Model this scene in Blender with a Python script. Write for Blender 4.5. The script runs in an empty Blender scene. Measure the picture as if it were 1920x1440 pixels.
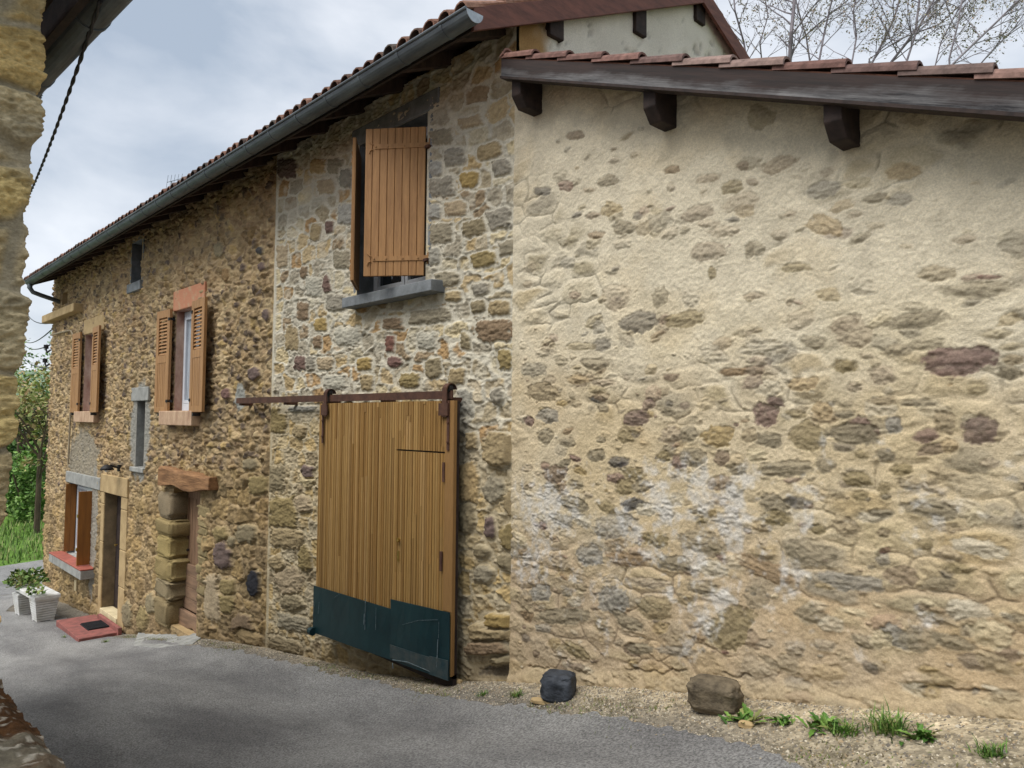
import bpy, math, random
import numpy as np
from mathutils import Vector, Matrix
random.seed(7)
R = math.radians
SC = bpy.context.scene
COL = SC.collection

# ------------------------------------------------------------------ camera
FPX = 1387.0
CAM = np.array([0.0, -3.5, 1.72])
YAW, PITCH, ROLL = R(46.5), math.atan((788 - 720) / FPX), 0.008
_f = np.array([-math.sin(YAW) * math.cos(PITCH), math.cos(YAW) * math.cos(PITCH), math.sin(PITCH)])
_r0 = np.array([math.cos(YAW), math.sin(YAW), 0.0])
_u0 = np.cross(_r0, _f)
_r = _r0 * math.cos(ROLL) + _u0 * math.sin(ROLL)
_u = _u0 * math.cos(ROLL) - _r0 * math.sin(ROLL)
cd = bpy.data.cameras.new('camera')
cam = bpy.data.objects.new('camera', cd)
COL.objects.link(cam)
cd.sensor_width = 36.0
cd.lens = 36.0 * FPX / 1920.0
cd.clip_start = 0.02
cd.clip_end = 3000
cam.matrix_world = Matrix(((_r[0], _u[0], -_f[0], CAM[0]), (_r[1], _u[1], -_f[1], CAM[1]), (_r[2], _u[2], -_f[2], CAM[2]), (0, 0, 0, 1)))
SC.camera = cam

# ------------------------------------------------------------------ light
SUN_EL, SUN_AZ = R(59), R(186)          # azimuth from +Y, clockwise
world = bpy.data.worlds.new('World')
SC.world = world
world.use_nodes = True
nt = world.node_tree
nt.nodes.clear()
def wn(t, **kw):
    n = nt.nodes.new(t)
    for k, v in kw.items():
        setattr(n, k, v)
    return n
out = wn('ShaderNodeOutputWorld')
bg = wn('ShaderNodeBackground')
bg.inputs['Strength'].default_value = 0.1
sky = wn('ShaderNodeTexSky', sky_type='NISHITA', sun_disc=False)
sky.sun_elevation = SUN_EL
sky.sun_rotation = SUN_AZ
sky.dust_density = 2.0
tc = wn('ShaderNodeTexCoord')
mp = wn('ShaderNodeMapping')
mp.inputs['Scale'].default_value = (1.0, 1.0, 2.2)
mp.inputs['Location'].default_value = (0.35, 0.2, 0.1)
n1 = wn('ShaderNodeTexNoise')
n1.inputs['Scale'].default_value = 2.3
n1.inputs['Detail'].default_value = 7
n1.inputs['Roughness'].default_value = 0.5
n1.inputs['Distortion'].default_value = 0.35
rp = wn('ShaderNodeValToRGB')
rp.color_ramp.elements[0].position = 0.38
rp.color_ramp.elements[0].color = (1.8, 2.1, 2.5, 1)
rp.color_ramp.elements[1].position = 0.60
rp.color_ramp.elements[1].color = (3.8, 3.92, 4.12, 1)
mx = wn('ShaderNodeMixRGB')
mx.inputs['Fac'].default_value = 0.9
nt.links.new(tc.outputs['Generated'], mp.inputs['Vector'])
nt.links.new(mp.outputs['Vector'], n1.inputs['Vector'])
nt.links.new(n1.outputs['Fac'], rp.inputs['Fac'])
nt.links.new(sky.outputs['Color'], mx.inputs['Color1'])
nt.links.new(rp.outputs['Color'], mx.inputs['Color2'])
nt.links.new(mx.outputs['Color'], bg.inputs['Color'])
nt.links.new(bg.outputs['Background'], out.inputs['Surface'])
sd = bpy.data.lights.new('sun', 'SUN')
sd.energy = 1.5
sd.angle = R(48)
sd.color = (1.0, 0.97, 0.93)
sun = bpy.data.objects.new('sun', sd)
COL.objects.link(sun)
_sv = Vector((math.sin(SUN_AZ) * math.cos(SUN_EL), math.cos(SUN_AZ) * math.cos(SUN_EL), math.sin(SUN_EL)))
sun.rotation_euler = (-_sv).to_track_quat('-Z', 'Y').to_euler()
vs = SC.view_settings
vs.view_transform = 'Standard'
vs.look = 'None'
vs.exposure = 1.32
vs.gamma = 1.0
vs.use_curve_mapping = False

# ------------------------------------------------------------------ picture -> place
def ray(px, py):
    d = _f + _r * ((px - 960) / FPX) - _u * ((py - 720) / FPX)
    return d
def onY(px, py, y=0.0):
    d = ray(px, py)
    t = (y - CAM[1]) / d[1]
    return CAM + d * t
def onX(px, py, x):
    d = ray(px, py)
    t = (x - CAM[0]) / d[0]
    return CAM + d * t
def W(px, py, y=0.0):
    p = onY(px, py, y)
    return p[0], p[2]
def at_depth(px, py, Z):
    return CAM + ray(px, py) * Z

# ------------------------------------------------------------------ noise
def _h(xi, yi, seed):
    h = (xi.astype(np.int64) * 374761393 + yi.astype(np.int64) * 668265263 + seed * 974711) & 0xffffffff
    h = ((h ^ (h >> 13)) * 1274126177) & 0xffffffff
    h = h ^ (h >> 16)
    h = (h * 2246822519) & 0xffffffff
    h = h ^ (h >> 15)
    return (h & 0xffffff) / float(0xffffff)
def vn(x, y, seed=0):
    xi = np.floor(x); yi = np.floor(y)
    fx = x - xi; fy = y - yi
    fx = fx * fx * (3 - 2 * fx); fy = fy * fy * (3 - 2 * fy)
    a = _h(xi, yi, seed); b = _h(xi + 1, yi, seed); c = _h(xi, yi + 1, seed); d = _h(xi + 1, yi + 1, seed)
    return (a * (1 - fx) + b * fx) * (1 - fy) + (c * (1 - fx) + d * fx) * fy
def fbm(x, y, oct=4, seed=0, g=0.5):
    s = np.zeros_like(x, dtype=float); a = 1.0; t = 0.0
    for k in range(oct):
        s += a * vn(x * 2 ** k + 17.3 * k, y * 2 ** k - 9.1 * k, seed + k * 31)
        t += a; a *= g
    return s / t                                   # 0..1, mean .5
def sst(a, b, x):
    t = np.clip((x - a) / (b - a), 0, 1)
    return t * t * (3 - 2 * t)
def lin(c):
    c = np.array(c, dtype=float) / 255.0
    return np.where(c <= 0.04045, c / 12.92, ((c + 0.055) / 1.055) ** 2.4)
def L4(r, g, b):
    l = lin((r, g, b))
    return (float(l[0]), float(l[1]), float(l[2]), 1.0)
def voro(x, y, cw, ch, seed, jit=0.75, p=2.4, rad=0.25):
    """irregular stones laid in rough courses; returns id hash, distance to joint (m), local u, v"""
    X = x / cw; Y = y / ch
    iy = np.floor(Y)
    d1 = np.full(x.shape, 9.0); d2 = np.full(x.shape, 9.0)
    i1 = np.zeros(x.shape); u1 = np.zeros(x.shape); v1 = np.zeros(x.shape)
    for dy in (-2, -1, 0, 1, 2):
        r = iy + dy
        off = _h(r, r * 0 + 3, seed + 5)
        ix = np.floor(X - off)
        for dx in (-2, -1, 0, 1, 2):
            c = ix + dx
            sx = c + off + 0.5 + jit * (_h(c, r, seed) - 0.5)
            sy = r + 0.5 + jit * 0.8 * (_h(c, r, seed + 1) - 0.5)
            rr = rad * _h(c, r, seed + 2)
            ex = np.abs(X - sx); ey = np.abs(Y - sy)
            d = (ex ** p + ey ** p) ** (1 / p) - rr
            idv = _h(c, r, seed + 3)
            m = d < d1
            d2 = np.where(m, d1, np.minimum(d2, d))
            i1 = np.where(m, idv, i1)
            u1 = np.where(m, X - sx, u1); v1 = np.where(m, Y - sy, v1)
            d1 = np.where(m, d, d1)
    return i1, (d2 - d1) * 0.5 * min(cw, ch) * 1.15, u1, v1
def pick(idv, pal):
    pal = np.array([lin(c) for c in pal])
    k = np.minimum((idv * len(pal)).astype(int), len(pal) - 1)
    return pal[k]

# ------------------------------------------------------------------ materials
def mat_new(name):
    m = bpy.data.materials.new(name)
    m.use_nodes = True
    t = m.node_tree
    b = t.nodes['Principled BSDF']
    return m, t, b
def nd(t, typ, **kw):
    n = t.nodes.new(typ)
    for k, v in kw.items():
        setattr(n, k, v)
    return n
def coords(t, scale=(1, 1, 1)):
    tcn = nd(t, 'ShaderNodeTexCoord')
    m = nd(t, 'ShaderNodeMapping')
    m.inputs['Scale'].default_value = scale
    t.links.new(tcn.outputs['Object'], m.inputs['Vector'])
    return m.outputs['Vector']
def noise(t, vec, sc, det=5, rough=0.6):
    n = nd(t, 'ShaderNodeTexNoise')
    n.inputs['Scale'].default_value = sc
    n.inputs['Detail'].default_value = det
    n.inputs['Roughness'].default_value = rough
    t.links.new(vec, n.inputs['Vector'])
    return n.outputs['Fac']
def mrange(t, v, a, b, c, d):
    n = nd(t, 'ShaderNodeMapRange')
    for i, k in enumerate((a, b, c, d)):
        n.inputs[i + 1].default_value = k
    t.links.new(v, n.inputs[0])
    return n.outputs[0]
def bump(t, b, h, strength, dist):
    n = nd(t, 'ShaderNodeBump')
    n.inputs['Strength'].default_value = strength
    n.inputs['Distance'].default_value = dist
    t.links.new(h, n.inputs['Height'])
    t.links.new(n.outputs['Normal'], b.inputs['Normal'])
def mixc(t, fac, c1, c2, mode='MIX'):
    n = nd(t, 'ShaderNodeMixRGB', blend_type=mode)
    for key, v in (('Fac', fac), ('Color1', c1), ('Color2', c2)):
        if isinstance(v, (tuple, float, int)):
            n.inputs[key].default_value = v
        else:
            t.links.new(v, n.inputs[key])
    return n.outputs['Color']
def mat_plain(name, c1, c2=None, sc=6.0, stretch=(1, 1, 1), rough=0.8, bsc=60.0, bs=0.3, bd=0.004, metal=0.0, spread=(0.35, 0.65), fine=0.12):
    m, t, b = mat_new(name)
    v = coords(t, stretch)
    c2 = c2 or tuple(x * 0.75 for x in c1[:3]) + (1,)
    f = mrange(t, noise(t, v, sc), spread[0], spread[1], 0, 1)
    c = mixc(t, f, c1, c2)
    g = mrange(t, noise(t, v, bsc, 3), 0.25, 0.75, 1 - fine, 1 + fine)
    c = mixc(t, 1.0, c, g, 'MULTIPLY')
    t.links.new(c, b.inputs['Base Color'])
    b.inputs['Roughness'].default_value = rough
    b.inputs['Metallic'].default_value = metal
    b.inputs['Specular IOR Level'].default_value = 0.3
    if bs > 0:
        bump(t, b, noise(t, v, bsc, 4), bs, bd)
    return m
def mat_attr(name, sc=90.0, fine=0.2, bs=0.5, bd=0.006, rough=0.92, stretch=(1, 1, 1), spec=0.15):
    m, t, b = mat_new(name)
    a = nd(t, 'ShaderNodeAttribute', attribute_name='Col')
    v = coords(t, stretch)
    n = noise(t, v, sc, 6, 0.65)
    g = mrange(t, n, 0.25, 0.75, 1 - fine, 1 + fine)
    c = mixc(t, 1.0, a.outputs['Color'], g, 'MULTIPLY')
    t.links.new(c, b.inputs['Base Color'])
    b.inputs['Roughness'].default_value = rough
    b.inputs['Specular IOR Level'].default_value = spec
    bump(t, b, noise(t, v, sc * 1.3, 8, 0.7), bs, bd)
    return m
M = {}
M['stone'] = mat_attr('rubble_stone', 55, 0.26, 0.8, 0.012)
M['pointed'] = mat_attr('pointed_stone', 70, 0.2, 0.7, 0.008)
M['render'] = mat_attr('lime_render', 120, 0.24, 0.9, 0.006)
M['nearstone'] = mat_attr('ochre_stone', 60, 0.34, 0.9, 0.014, stretch=(1, 1, 1.6))
M['tile'] = mat_attr('clay_tile', 26, 0.5, 0.5, 0.004, rough=0.85)
M['slat'] = mat_attr('door_slat_wood', 28, 0.22, 0.3, 0.003, rough=0.6, stretch=(6, 6, 0.35), spec=0.3)
M['leaf'] = mat_attr('leaf', 30, 0.2, 0.0, 0.001, rough=0.6, spec=0.25)
M['zinc'] = mat_plain('zinc_gutter', L4(104, 112, 116), L4(78, 84, 88), 5, (0.6, 3, 3), 0.55, 30, 0.15, 0.003, 0.35)
M['zinc_cap'] = mat_plain('zinc_end_cap', L4(176, 184, 190), L4(150, 158, 165), 9, rough=0.5, metal=0.3, bs=0.1)
M['redwood'] = mat_plain('red_brown_board', L4(112, 72, 60), L4(84, 54, 46), 4, (5, 1.2, 5), 0.65, 30, 0.3, 0.003)
M['darkwood'] = mat_plain('dark_beam_wood', L4(60, 48, 43), L4(40, 33, 31), 5, (3, 3, 3), 0.8, 40, 0.4, 0.004)
M['soffit'] = mat_plain('soffit_boards', L4(80, 64, 54), L4(58, 46, 40), 4, (0.6, 6, 2), 0.85, 30, 0.3, 0.004)
M['plaster'] = mat_plain('gable_plaster', L4(190, 187, 178), L4(160, 156, 146), 4, (1, 1, 1), 0.9, 22, 0.7, 0.012)
M['shutter'] = mat_plain('shutter_paint', L4(172, 130, 84), L4(142, 104, 66), 5, (6, 6, 0.5), 0.6, 30, 0.25, 0.003, spread=(0.3, 0.7), fine=0.16)
M['brownshutter'] = mat_plain('brown_shutter', L4(142, 92, 40), L4(116, 74, 32), 3, (5, 5, 0.6), 0.5, 24, 0.15, 0.002)
M['pvc'] = mat_plain('white_frame', L4(222, 226, 230), L4(206, 210, 216), 4, rough=0.35, bs=0, fine=0.02)
M['conc'] = mat_plain('concrete', L4(158, 158, 152), L4(128, 128, 124), 7, rough=0.9, bsc=80, bs=0.4)
M['dconc'] = mat_plain('grey_concrete_sill', L4(132, 136, 138), L4(104, 108, 110), 8, rough=0.9, bsc=80, bs=0.4)
M['sandst'] = mat_plain('sandstone', L4(182, 158, 116), L4(158, 134, 96), 5, rough=0.9, bsc=70, bs=0.4)
M['sandst_shade'] = mat_plain('shaded_sandstone', L4(140, 122, 94), L4(108, 94, 72), 5, rough=0.9, bsc=70, bs=0.4)  # darker sandstone copy: shade of the entrance reveal put into the colour
M['pinkst'] = mat_plain('pale_sill_stone', L4(196, 168, 138), L4(160, 128, 104), 10, (1, 1, 0.4), 0.9, 70, 0.4)
M['orange'] = mat_plain('orange_lintel_paint', L4(186, 128, 98), L4(184, 152, 120), 9, rough=0.9, bsc=60, bs=0.3, spread=(0.5, 0.7))
M['jamb'] = mat_plain('old_reveal_paint', L4(196, 170, 152), L4(150, 112, 96), 5, (1, 1, 0.5), 0.9, 50, 0.3)
M['redsill'] = mat_plain('red_painted_sill', L4(164, 92, 76), L4(138, 78, 66), 9, rough=0.7, bsc=60, bs=0.2)
M['redstep'] = mat_plain('red_painted_step', L4(150, 92, 84), L4(118, 76, 70), 9, rough=0.85, bsc=60, bs=0.3)
M['cream'] = mat_plain('cream_threshold', L4(212, 196, 158), L4(190, 174, 138), 9, rough=0.7, bs=0.1)
M['oldbeam'] = mat_plain('old_oak_beam', L4(160, 120, 82), L4(112, 80, 52), 3, (1.0, 6, 7), 0.85, 14, 0.8, 0.012)
M['olddoor'] = mat_plain('old_door_wood', L4(146, 116, 90), L4(110, 86, 66), 3, (8, 8, 0.8), 0.8, 20, 0.5, 0.004)
M['olddoorh'] = mat_plain('old_door_board_wood', L4(144, 116, 92), L4(112, 90, 72), 3, (1, 8, 6), 0.8, 20, 0.5, 0.004)
M['teal'] = mat_plain('teal_sheet_metal', L4(24, 52, 56), L4(17, 40, 45), 3.5, rough=0.42, bsc=9, bs=0.12, bd=0.01, fine=0.1)
M['scratch'] = mat_plain('scratch_paint', L4(128, 142, 146), L4(70, 88, 94), 40, rough=0.7, bs=0)
M['mudmetal'] = mat_plain('muddy_sheet_metal', L4(66, 72, 70), L4(30, 54, 60), 9, rough=0.7, bsc=40, bs=0.3)
M['rust'] = mat_plain('rusty_iron', L4(96, 68, 54), L4(72, 50, 42), 12, rough=0.75, bsc=90, bs=0.3, metal=0.2)
M['blackiron'] = mat_plain('black_iron', L4(40, 38, 38), L4(28, 26, 26), 12, rough=0.6, bs=0.1)
M['rubber'] = mat_plain('black_rubber', L4(36, 36, 38), L4(26, 26, 28), 40, rough=0.9, bsc=120, bs=0.5)
M['plastic'] = mat_plain('white_plastic', L4(222, 222, 220), L4(190, 188, 180), 6, rough=0.45, bs=0, fine=0.03)
M['soil'] = mat_plain('soil', L4(62, 48, 36), L4(40, 32, 26), 30, bsc=60, bs=0.8)
M['wire'] = mat_plain('wire_sheath', L4(46, 46, 50), L4(34, 34, 38), 20, rough=0.6, bs=0)
M['paleconduit'] = mat_plain('grey_conduit', L4(160, 146, 122), L4(136, 122, 100), 12, rough=0.7, bs=0)
M['bark'] = mat_plain('grey_bark', L4(142, 136, 140), L4(108, 102, 106), 6, (1, 1, 0.4), 0.9, 30, 0.4)
M['brownbark'] = mat_plain('brown_bark', L4(96, 82, 66), L4(66, 56, 46), 6, (1, 1, 0.4), 0.9, 30, 0.4)
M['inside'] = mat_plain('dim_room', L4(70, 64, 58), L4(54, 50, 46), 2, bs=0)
M['brass'] = mat_plain('brass', L4(190, 160, 90), L4(150, 120, 60), 20, rough=0.35, metal=0.8, bs=0)
M['rock_dark'] = mat_plain('dark_rock', L4(70, 75, 82), L4(38, 41, 46), 14, rough=0.7, bsc=18, bs=0.9, bd=0.02)
M['rock_brown'] = mat_plain('brown_rock', L4(118, 106, 86), L4(70, 62, 50), 14, rough=0.9, bsc=20, bs=0.9, bd=0.02)
def mat_glass():
    m, t, b = mat_new('window_glass')
    b.inputs['Base Color'].default_value = (0.03, 0.035, 0.04, 1)
    b.inputs['Roughness'].default_value = 0.05
    b.inputs['Specular IOR Level'].default_value = 0.8
    return m
M['glass'] = mat_glass()
M['sky_netglass'] = mat_plain('sky_curtain_pane', L4(188, 194, 200), L4(140, 148, 156), 5, (5, 5, 0.5), 0.12, bs=0, fine=0.05)  # sky reflection painted into the pane colour together with the pale curtain
def mat_barge():
    # weathered bargeboard: red-brown stain worn to bare grey grain along the lower half
    m, t, b = mat_new('weathered_bargeboard')
    tcn = nd(t, 'ShaderNodeTexCoord'); mp_ = nd(t, 'ShaderNodeMapping')
    mp_.vector_type = 'TEXTURE'
    mp_.inputs['Rotation'].default_value = (0, math.radians(20.9), 0)
    mp_.inputs['Scale'].default_value = (1.0, 0.12, 0.07)
    t.links.new(tcn.outputs['Object'], mp_.inputs['Vector'])
    v = mp_.outputs['Vector']
    n = noise(t, v, 2.2, 7, 0.75)
    a = nd(t, 'ShaderNodeAttribute', attribute_name='Col')
    sep = nd(t, 'ShaderNodeSeparateColor')
    t.links.new(a.outputs['Color'], sep.inputs[0])
    n2 = noise(t, coords(t, (0.8, 3, 2.0)), 2.2, 5, 0.6)
    ad = nd(t, 'ShaderNodeMath', operation='ADD')
    t.links.new(sep.outputs[0], ad.inputs[0]); t.links.new(n2, ad.inputs[1])
    f = mrange(t, ad.outputs[0], 0.94, 1.2, 0, 1)
    grey = mixc(t, mrange(t, n, 0.35, 0.65, 0, 1), L4(28, 27, 30), L4(122, 120, 119))
    brown = mixc(t, mrange(t, n, 0.35, 0.65, 0, 1), L4(58, 43, 38), L4(36, 29, 27))
    t.links.new(mixc(t, f, brown, grey), b.inputs['Base Color'])
    b.inputs['Roughness'].default_value = 0.85
    bump(t, b, n, 0.4, 0.004)
    return m
M['barge'] = mat_barge()
def mat_asphalt():
    m, t, b = mat_new('worn_asphalt')
    v = coords(t)
    big = noise(t, coords(t, (0.45, 1.3, 1)), 1.5, 4, 0.55)
    c = mixc(t, mrange(t, big, 0.36, 0.64, 0, 1), L4(110, 109, 108), L4(142, 141, 138))
    mid = noise(t, v, 9, 5, 0.7)
    c = mixc(t, mrange(t, mid, 0.5, 0.75, 0, 0.3), c, L4(86, 84, 82))
    fine = noise(t, v, 75, 4, 0.75)
    c = mixc(t, 1.0, c, mrange(t, fine, 0.40, 0.60, 0.58, 1.42), 'MULTIPLY')
    vo = nd(t, 'ShaderNodeTexVoronoi'); vo.inputs['Scale'].default_value = 38
    t.links.new(v, vo.inputs['Vector'])
    chip = mrange(t, vo.outputs['Distance'], 0.10, 0.16, 1, 0)
    sep = nd(t, 'ShaderNodeSeparateColor'); t.links.new(vo.outputs['Color'], sep.inputs[0])
    sel = mrange(t, sep.outputs[0], 0.72, 0.80, 0, 1)
    mu = nd(t, 'ShaderNodeMath', operation='MULTIPLY'); t.links.new(chip, mu.inputs[0]); t.links.new(sel, mu.inputs[1])
    mu2 = nd(t, 'ShaderNodeMath', operation='MULTIPLY'); t.links.new(mu.outputs[0], mu2.inputs[0]); mu2.inputs[1].default_value = 0.6
    c = mixc(t, mu2.outputs[0], c, L4(172, 168, 160))
    t.links.new(c, b.inputs['Base Color'])
    b.inputs['Roughness'].default_value = 0.85
    b.inputs['Specular IOR Level'].default_value = 0.25
    bump(t, b, fine, 0.9, 0.012)
    return m
M['asphalt'] = mat_asphalt()
def mat_ground():
    m, t, b = mat_new('gravel_earth')
    a = nd(t, 'ShaderNodeAttribute', attribute_name='Col')
    v = coords(t)
    n = noise(t, v, 7, 6, 0.7)
    vo = nd(t, 'ShaderNodeTexVoronoi'); vo.inputs['Scale'].default_value = 60
    t.links.new(v, vo.inputs['Vector'])
    g = mixc(t, 1.0, a.outputs['Color'], mrange(t, n, 0.3, 0.7, 0.7, 1.3), 'MULTIPLY')
    sep = nd(t, 'ShaderNodeSeparateColor'); t.links.new(vo.outputs['Color'], sep.inputs[0])
    g = mixc(t, 1.0, g, mrange(t, sep.outputs[1], 0, 1, 0.58, 1.38), 'MULTIPLY')
    t.links.new(g, b.inputs['Base Color'])
    b.inputs['Roughness'].default_value = 0.95
    b.inputs['Specular IOR Level'].default_value = 0.1
    bump(t, b, vo.outputs['Distance'], 0.7, 0.012)
    return m
M['ground'] = mat_ground()

# ------------------------------------------------------------------ object helpers
ORG = {}
def tag(o, label=None, cat=None, group=None, kind=None):
    if label: o['label'] = label
    if cat: o['category'] = cat
    if group: o['group'] = group
    if kind: o['kind'] = kind
    return o
def thing(name, loc, label, cat, group=None):
    o = bpy.data.objects.new(name, None)
    o.empty_display_size = 0.2
    COL.objects.link(o)
    o.location = loc
    ORG[o.name] = np.array(loc, dtype=float)
    return tag(o, label, cat, group)
def link(name, me, mat, parent=None, label=None, org=None):
    o = bpy.data.objects.new(name, me)
    COL.objects.link(o)
    if mat is not None:
        for mm in (mat if isinstance(mat, (list, tuple)) else [mat]):
            me.materials.append(mm)
    if parent is not None:
        o.parent = parent
        ORG[o.name] = ORG[parent.name]
    else:
        ORG[o.name] = np.zeros(3) if org is None else np.array(org, dtype=float)
        if org is not None:
            o.location = org
    if label: o['label'] = label
    return o
class MB:
    def __init__(s):
        s.v = []; s.f = []; s.c = []; s.fc = []
        s.cur = (1, 1, 1)
    def add(s, vs_, fs_):
        b = len(s.v)
        s.v += [tuple(map(float, p)) for p in vs_]
        s.f += [tuple(i + b for i in f) for f in fs_]
        s.fc += [s.cur] * len(fs_)
    def box(s, x0, x1, y0, y1, z0, z1):
        s.hexa([(x0, y0, z0), (x1, y0, z0), (x1, y1, z0), (x0, y1, z0), (x0, y0, z1), (x1, y0, z1), (x1, y1, z1), (x0, y1, z1)])
    def hexa(s, p):
        s.add(p, [(0, 3, 2, 1), (4, 5, 6, 7), (0, 1, 5, 4), (1, 2, 6, 5), (2, 3, 7, 6), (3, 0, 4, 7)])
    def bar(s, o, ax, ay, az):
        """box from a corner o and three edge vectors"""
        o, ax, ay, az = (np.array(k, dtype=float) for k in (o, ax, ay, az))
        s.hexa([o, o + ax, o + ax + ay, o + ay, o + az, o + ax + az, o + ax + ay + az, o + ay + az])
    def prism(s, poly, vec):
        """closed polygon (3-D points) swept along vec"""
        n = len(poly); vec = np.array(vec, dtype=float)
        a = [np.array(p, dtype=float) for p in poly]
        s.add(a + [p + vec for p in a], [tuple(range(n))[::-1], tuple(range(n, 2 * n))] + [(i, (i + 1) % n, n + (i + 1) % n, n + i) for i in range(n)])
    def tube(s, pts, rad, seg=8, cap=True):
        pts = [np.array(p, dtype=float) for p in pts]
        n = len(pts)
        rads = rad if isinstance(rad, (list, tuple)) else [rad] * n
        vs_ = []; prev = None
        for i in range(n):
            t = pts[min(i + 1, n - 1)] - pts[max(i - 1, 0)]
            t = t / (np.linalg.norm(t) + 1e-9)
            if prev is None:
                ref = np.array((0, 0, 1.0)) if abs(t[2]) < 0.9 else np.array((1.0, 0, 0))
            else:
                ref = prev
            a = ref - t * np.dot(ref, t); a /= np.linalg.norm(a) + 1e-9
            prev = a
            b = np.cross(t, a)
            for k in range(seg):
                an = 2 * math.pi * k / seg
                vs_.append(pts[i] + (a * math.cos(an) + b * math.sin(an)) * rads[i])
        fs_ = [(i * seg + k, i * seg + (k + 1) % seg, (i + 1) * seg + (k + 1) % seg, (i + 1) * seg + k) for i in range(n - 1) for k in range(seg)]
        if cap:
            fs_ += [tuple(range(seg))[::-1], tuple((n - 1) * seg + k for k in range(seg))]
        s.add(vs_, fs_)
    def build(s, name, mat, parent=None, label=None, smooth=False, bevel=0.0, org=None, col=False):
        me = bpy.data.meshes.new(name)
        og = ORG[parent.name] if parent is not None else (np.zeros(3) if org is None else np.array(org))
        me.from_pydata([(p[0] - og[0], p[1] - og[1], p[2] - og[2]) for p in s.v], [], s.f)
        if col:
            at = me.color_attributes.new('Col', 'FLOAT_COLOR', 'CORNER')
            arr = []
            for f, c in zip(s.f, s.fc):
                arr += [c[0], c[1], c[2], 1.0] * len(f)
            at.data.foreach_set('color', arr)
        if smooth:
            me.polygons.foreach_set('use_smooth', [True] * len(me.polygons))
        me.update()
        o = link(name, me, mat, parent, label, org)
        if bevel > 0:
            bv = o.modifiers.new('bevel', 'BEVEL'); bv.width = bevel; bv.segments = 2; bv.limit_method = 'ANGLE'
        return o
def grid_mesh(name, P, C, keep, mat, parent=None, label=None, org=None):
    """P: (ny,nx,3) points, C: (ny,nx,3) albedo, keep: (ny-1,nx-1) faces kept"""
    ny, nx = P.shape[:2]
    idx = np.arange(ny * nx).reshape(ny, nx)
    q = np.stack([idx[:-1, :-1], idx[:-1, 1:], idx[1:, 1:], idx[1:, :-1]], -1)[keep]
    nf = len(q)
    og = ORG[parent.name] if parent is not None else (np.zeros(3) if org is None else np.array(org))
    me = bpy.data.meshes.new(name)
    me.vertices.add(ny * nx)
    me.vertices.foreach_set('co', (P - og).astype(np.float32).ravel())
    me.loops.add(nf * 4)
    me.loops.foreach_set('vertex_index', q.astype(np.int32).ravel())
    me.polygons.add(nf)
    me.polygons.foreach_set('loop_start', (np.arange(nf) * 4).astype(np.int32))
    me.polygons.foreach_set('use_smooth', np.ones(nf, dtype=bool))
    me.update(calc_edges=True)
    at = me.color_attributes.new('Col', 'FLOAT_COLOR', 'POINT')
    c4 = np.ones((ny * nx, 4), dtype=np.float32)
    c4[:, :3] = C.reshape(-1, 3)
    at.data.foreach_set('color', c4.ravel())
    return link(name, me, mat, parent, label, org)
def steps(a, b, fn):
    r = [a]
    while r[-1] < b:
        r.append(r[-1] + fn(r[-1]))
    r[-1] = b
    return np.array(r)
def snap(arr, vals):
    for v in vals:
        k = int(np.argmin(np.abs(arr - v)))
        if 0 < k < len(arr) - 1 or abs(arr[k] - v) < 1e-6:
            arr[k] = v
    return arr

# ------------------------------------------------------------------ ground
_bp = [(83, 1112), (120, 1130), (165, 1150), (232, 1188), (300, 1192), (372, 1195), (480, 1210), (560, 1228), (700, 1262), (850, 1277), (985, 1277), (1200, 1288), (1450, 1310), (1700, 1330), (1915, 1345)]
_bs = [W(*p) for p in _bp]
GX = np.array([-300, -90, -40, -26, -20] + [p[0] for p in _bs] + [1.0, 4.0, 30.0])
_e = _bs[-1]
GZ = np.array([-9, -5, -3.4, -2.75, -2.3] + [p[1] for p in _bs] + [_e[1] + 0.2, _e[1] + 0.35, _e[1] + 1.5])
def gz(x, y):
    x = np.asarray(x, dtype=float); y = np.asarray(y, dtype=float)
    z = np.interp(x, GX, GZ)
    k = sst(-12.5, -8.0, x)
    z = z - k * 0.13 * sst(0.02, 0.75, -y) - 0.03 * np.clip(-y - 0.75, 0, 2.5)
    z = z + 0.012 * (vn(x * 2.1, y * 2.1, 4) - 0.5) * 2 * sst(0.0, 0.2, -y)
    z = z + 0.9 * sst(-27, -46, x) * sst(-2, 14, y) * 2.0
    return z
def on_ground(px, py):
    d = ray(px, py)
    t = 1.0
    for k in range(4000):
        p = CAM + d * t
        if p[2] < float(gz(p[0], p[1])):
            return p
        t += 0.01
    return p
GRASSY = lin((92, 122, 52)); EARTH = lin((146, 136, 116)); PALE = lin((174, 160, 134))
xs = np.unique(np.concatenate([np.linspace(-300, -60, 20), np.linspace(-60, -19, 60), steps(-19, -8, lambda v: 0.12), steps(-8, 1.5, lambda v: 0.035), np.linspace(1.6, 30, 14)]))
ys = np.unique(np.concatenate([np.linspace(-40, -8, 10), np.linspace(-7.5, -2.2, 22), steps(-2.2, 0.1, lambda v: 0.03), np.linspace(0.2, 20, 30), np.linspace(22, 160, 16)]))
GXm, GYm = np.meshgrid(xs, ys)
GZm = gz(GXm, GYm)
n_ = fbm(GXm * 3, GYm * 3, 4, 12)
n2_ = fbm(GXm * 11, GYm * 11, 3, 13)
cc = EARTH[None, None] * (0.75 + 0.5 * n_)[..., None]
w_ = sst(0.45, 0.0, -GYm + 0.25 * (n_ - 0.5))[..., None]
cc = cc * (1 - w_) + PALE[None, None] * w_
dk = (sst(0.55, 0.72, n2_) * 0.55)[..., None]
cc = cc * (1 - dk) + lin((92, 84, 66)) * dk
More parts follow.
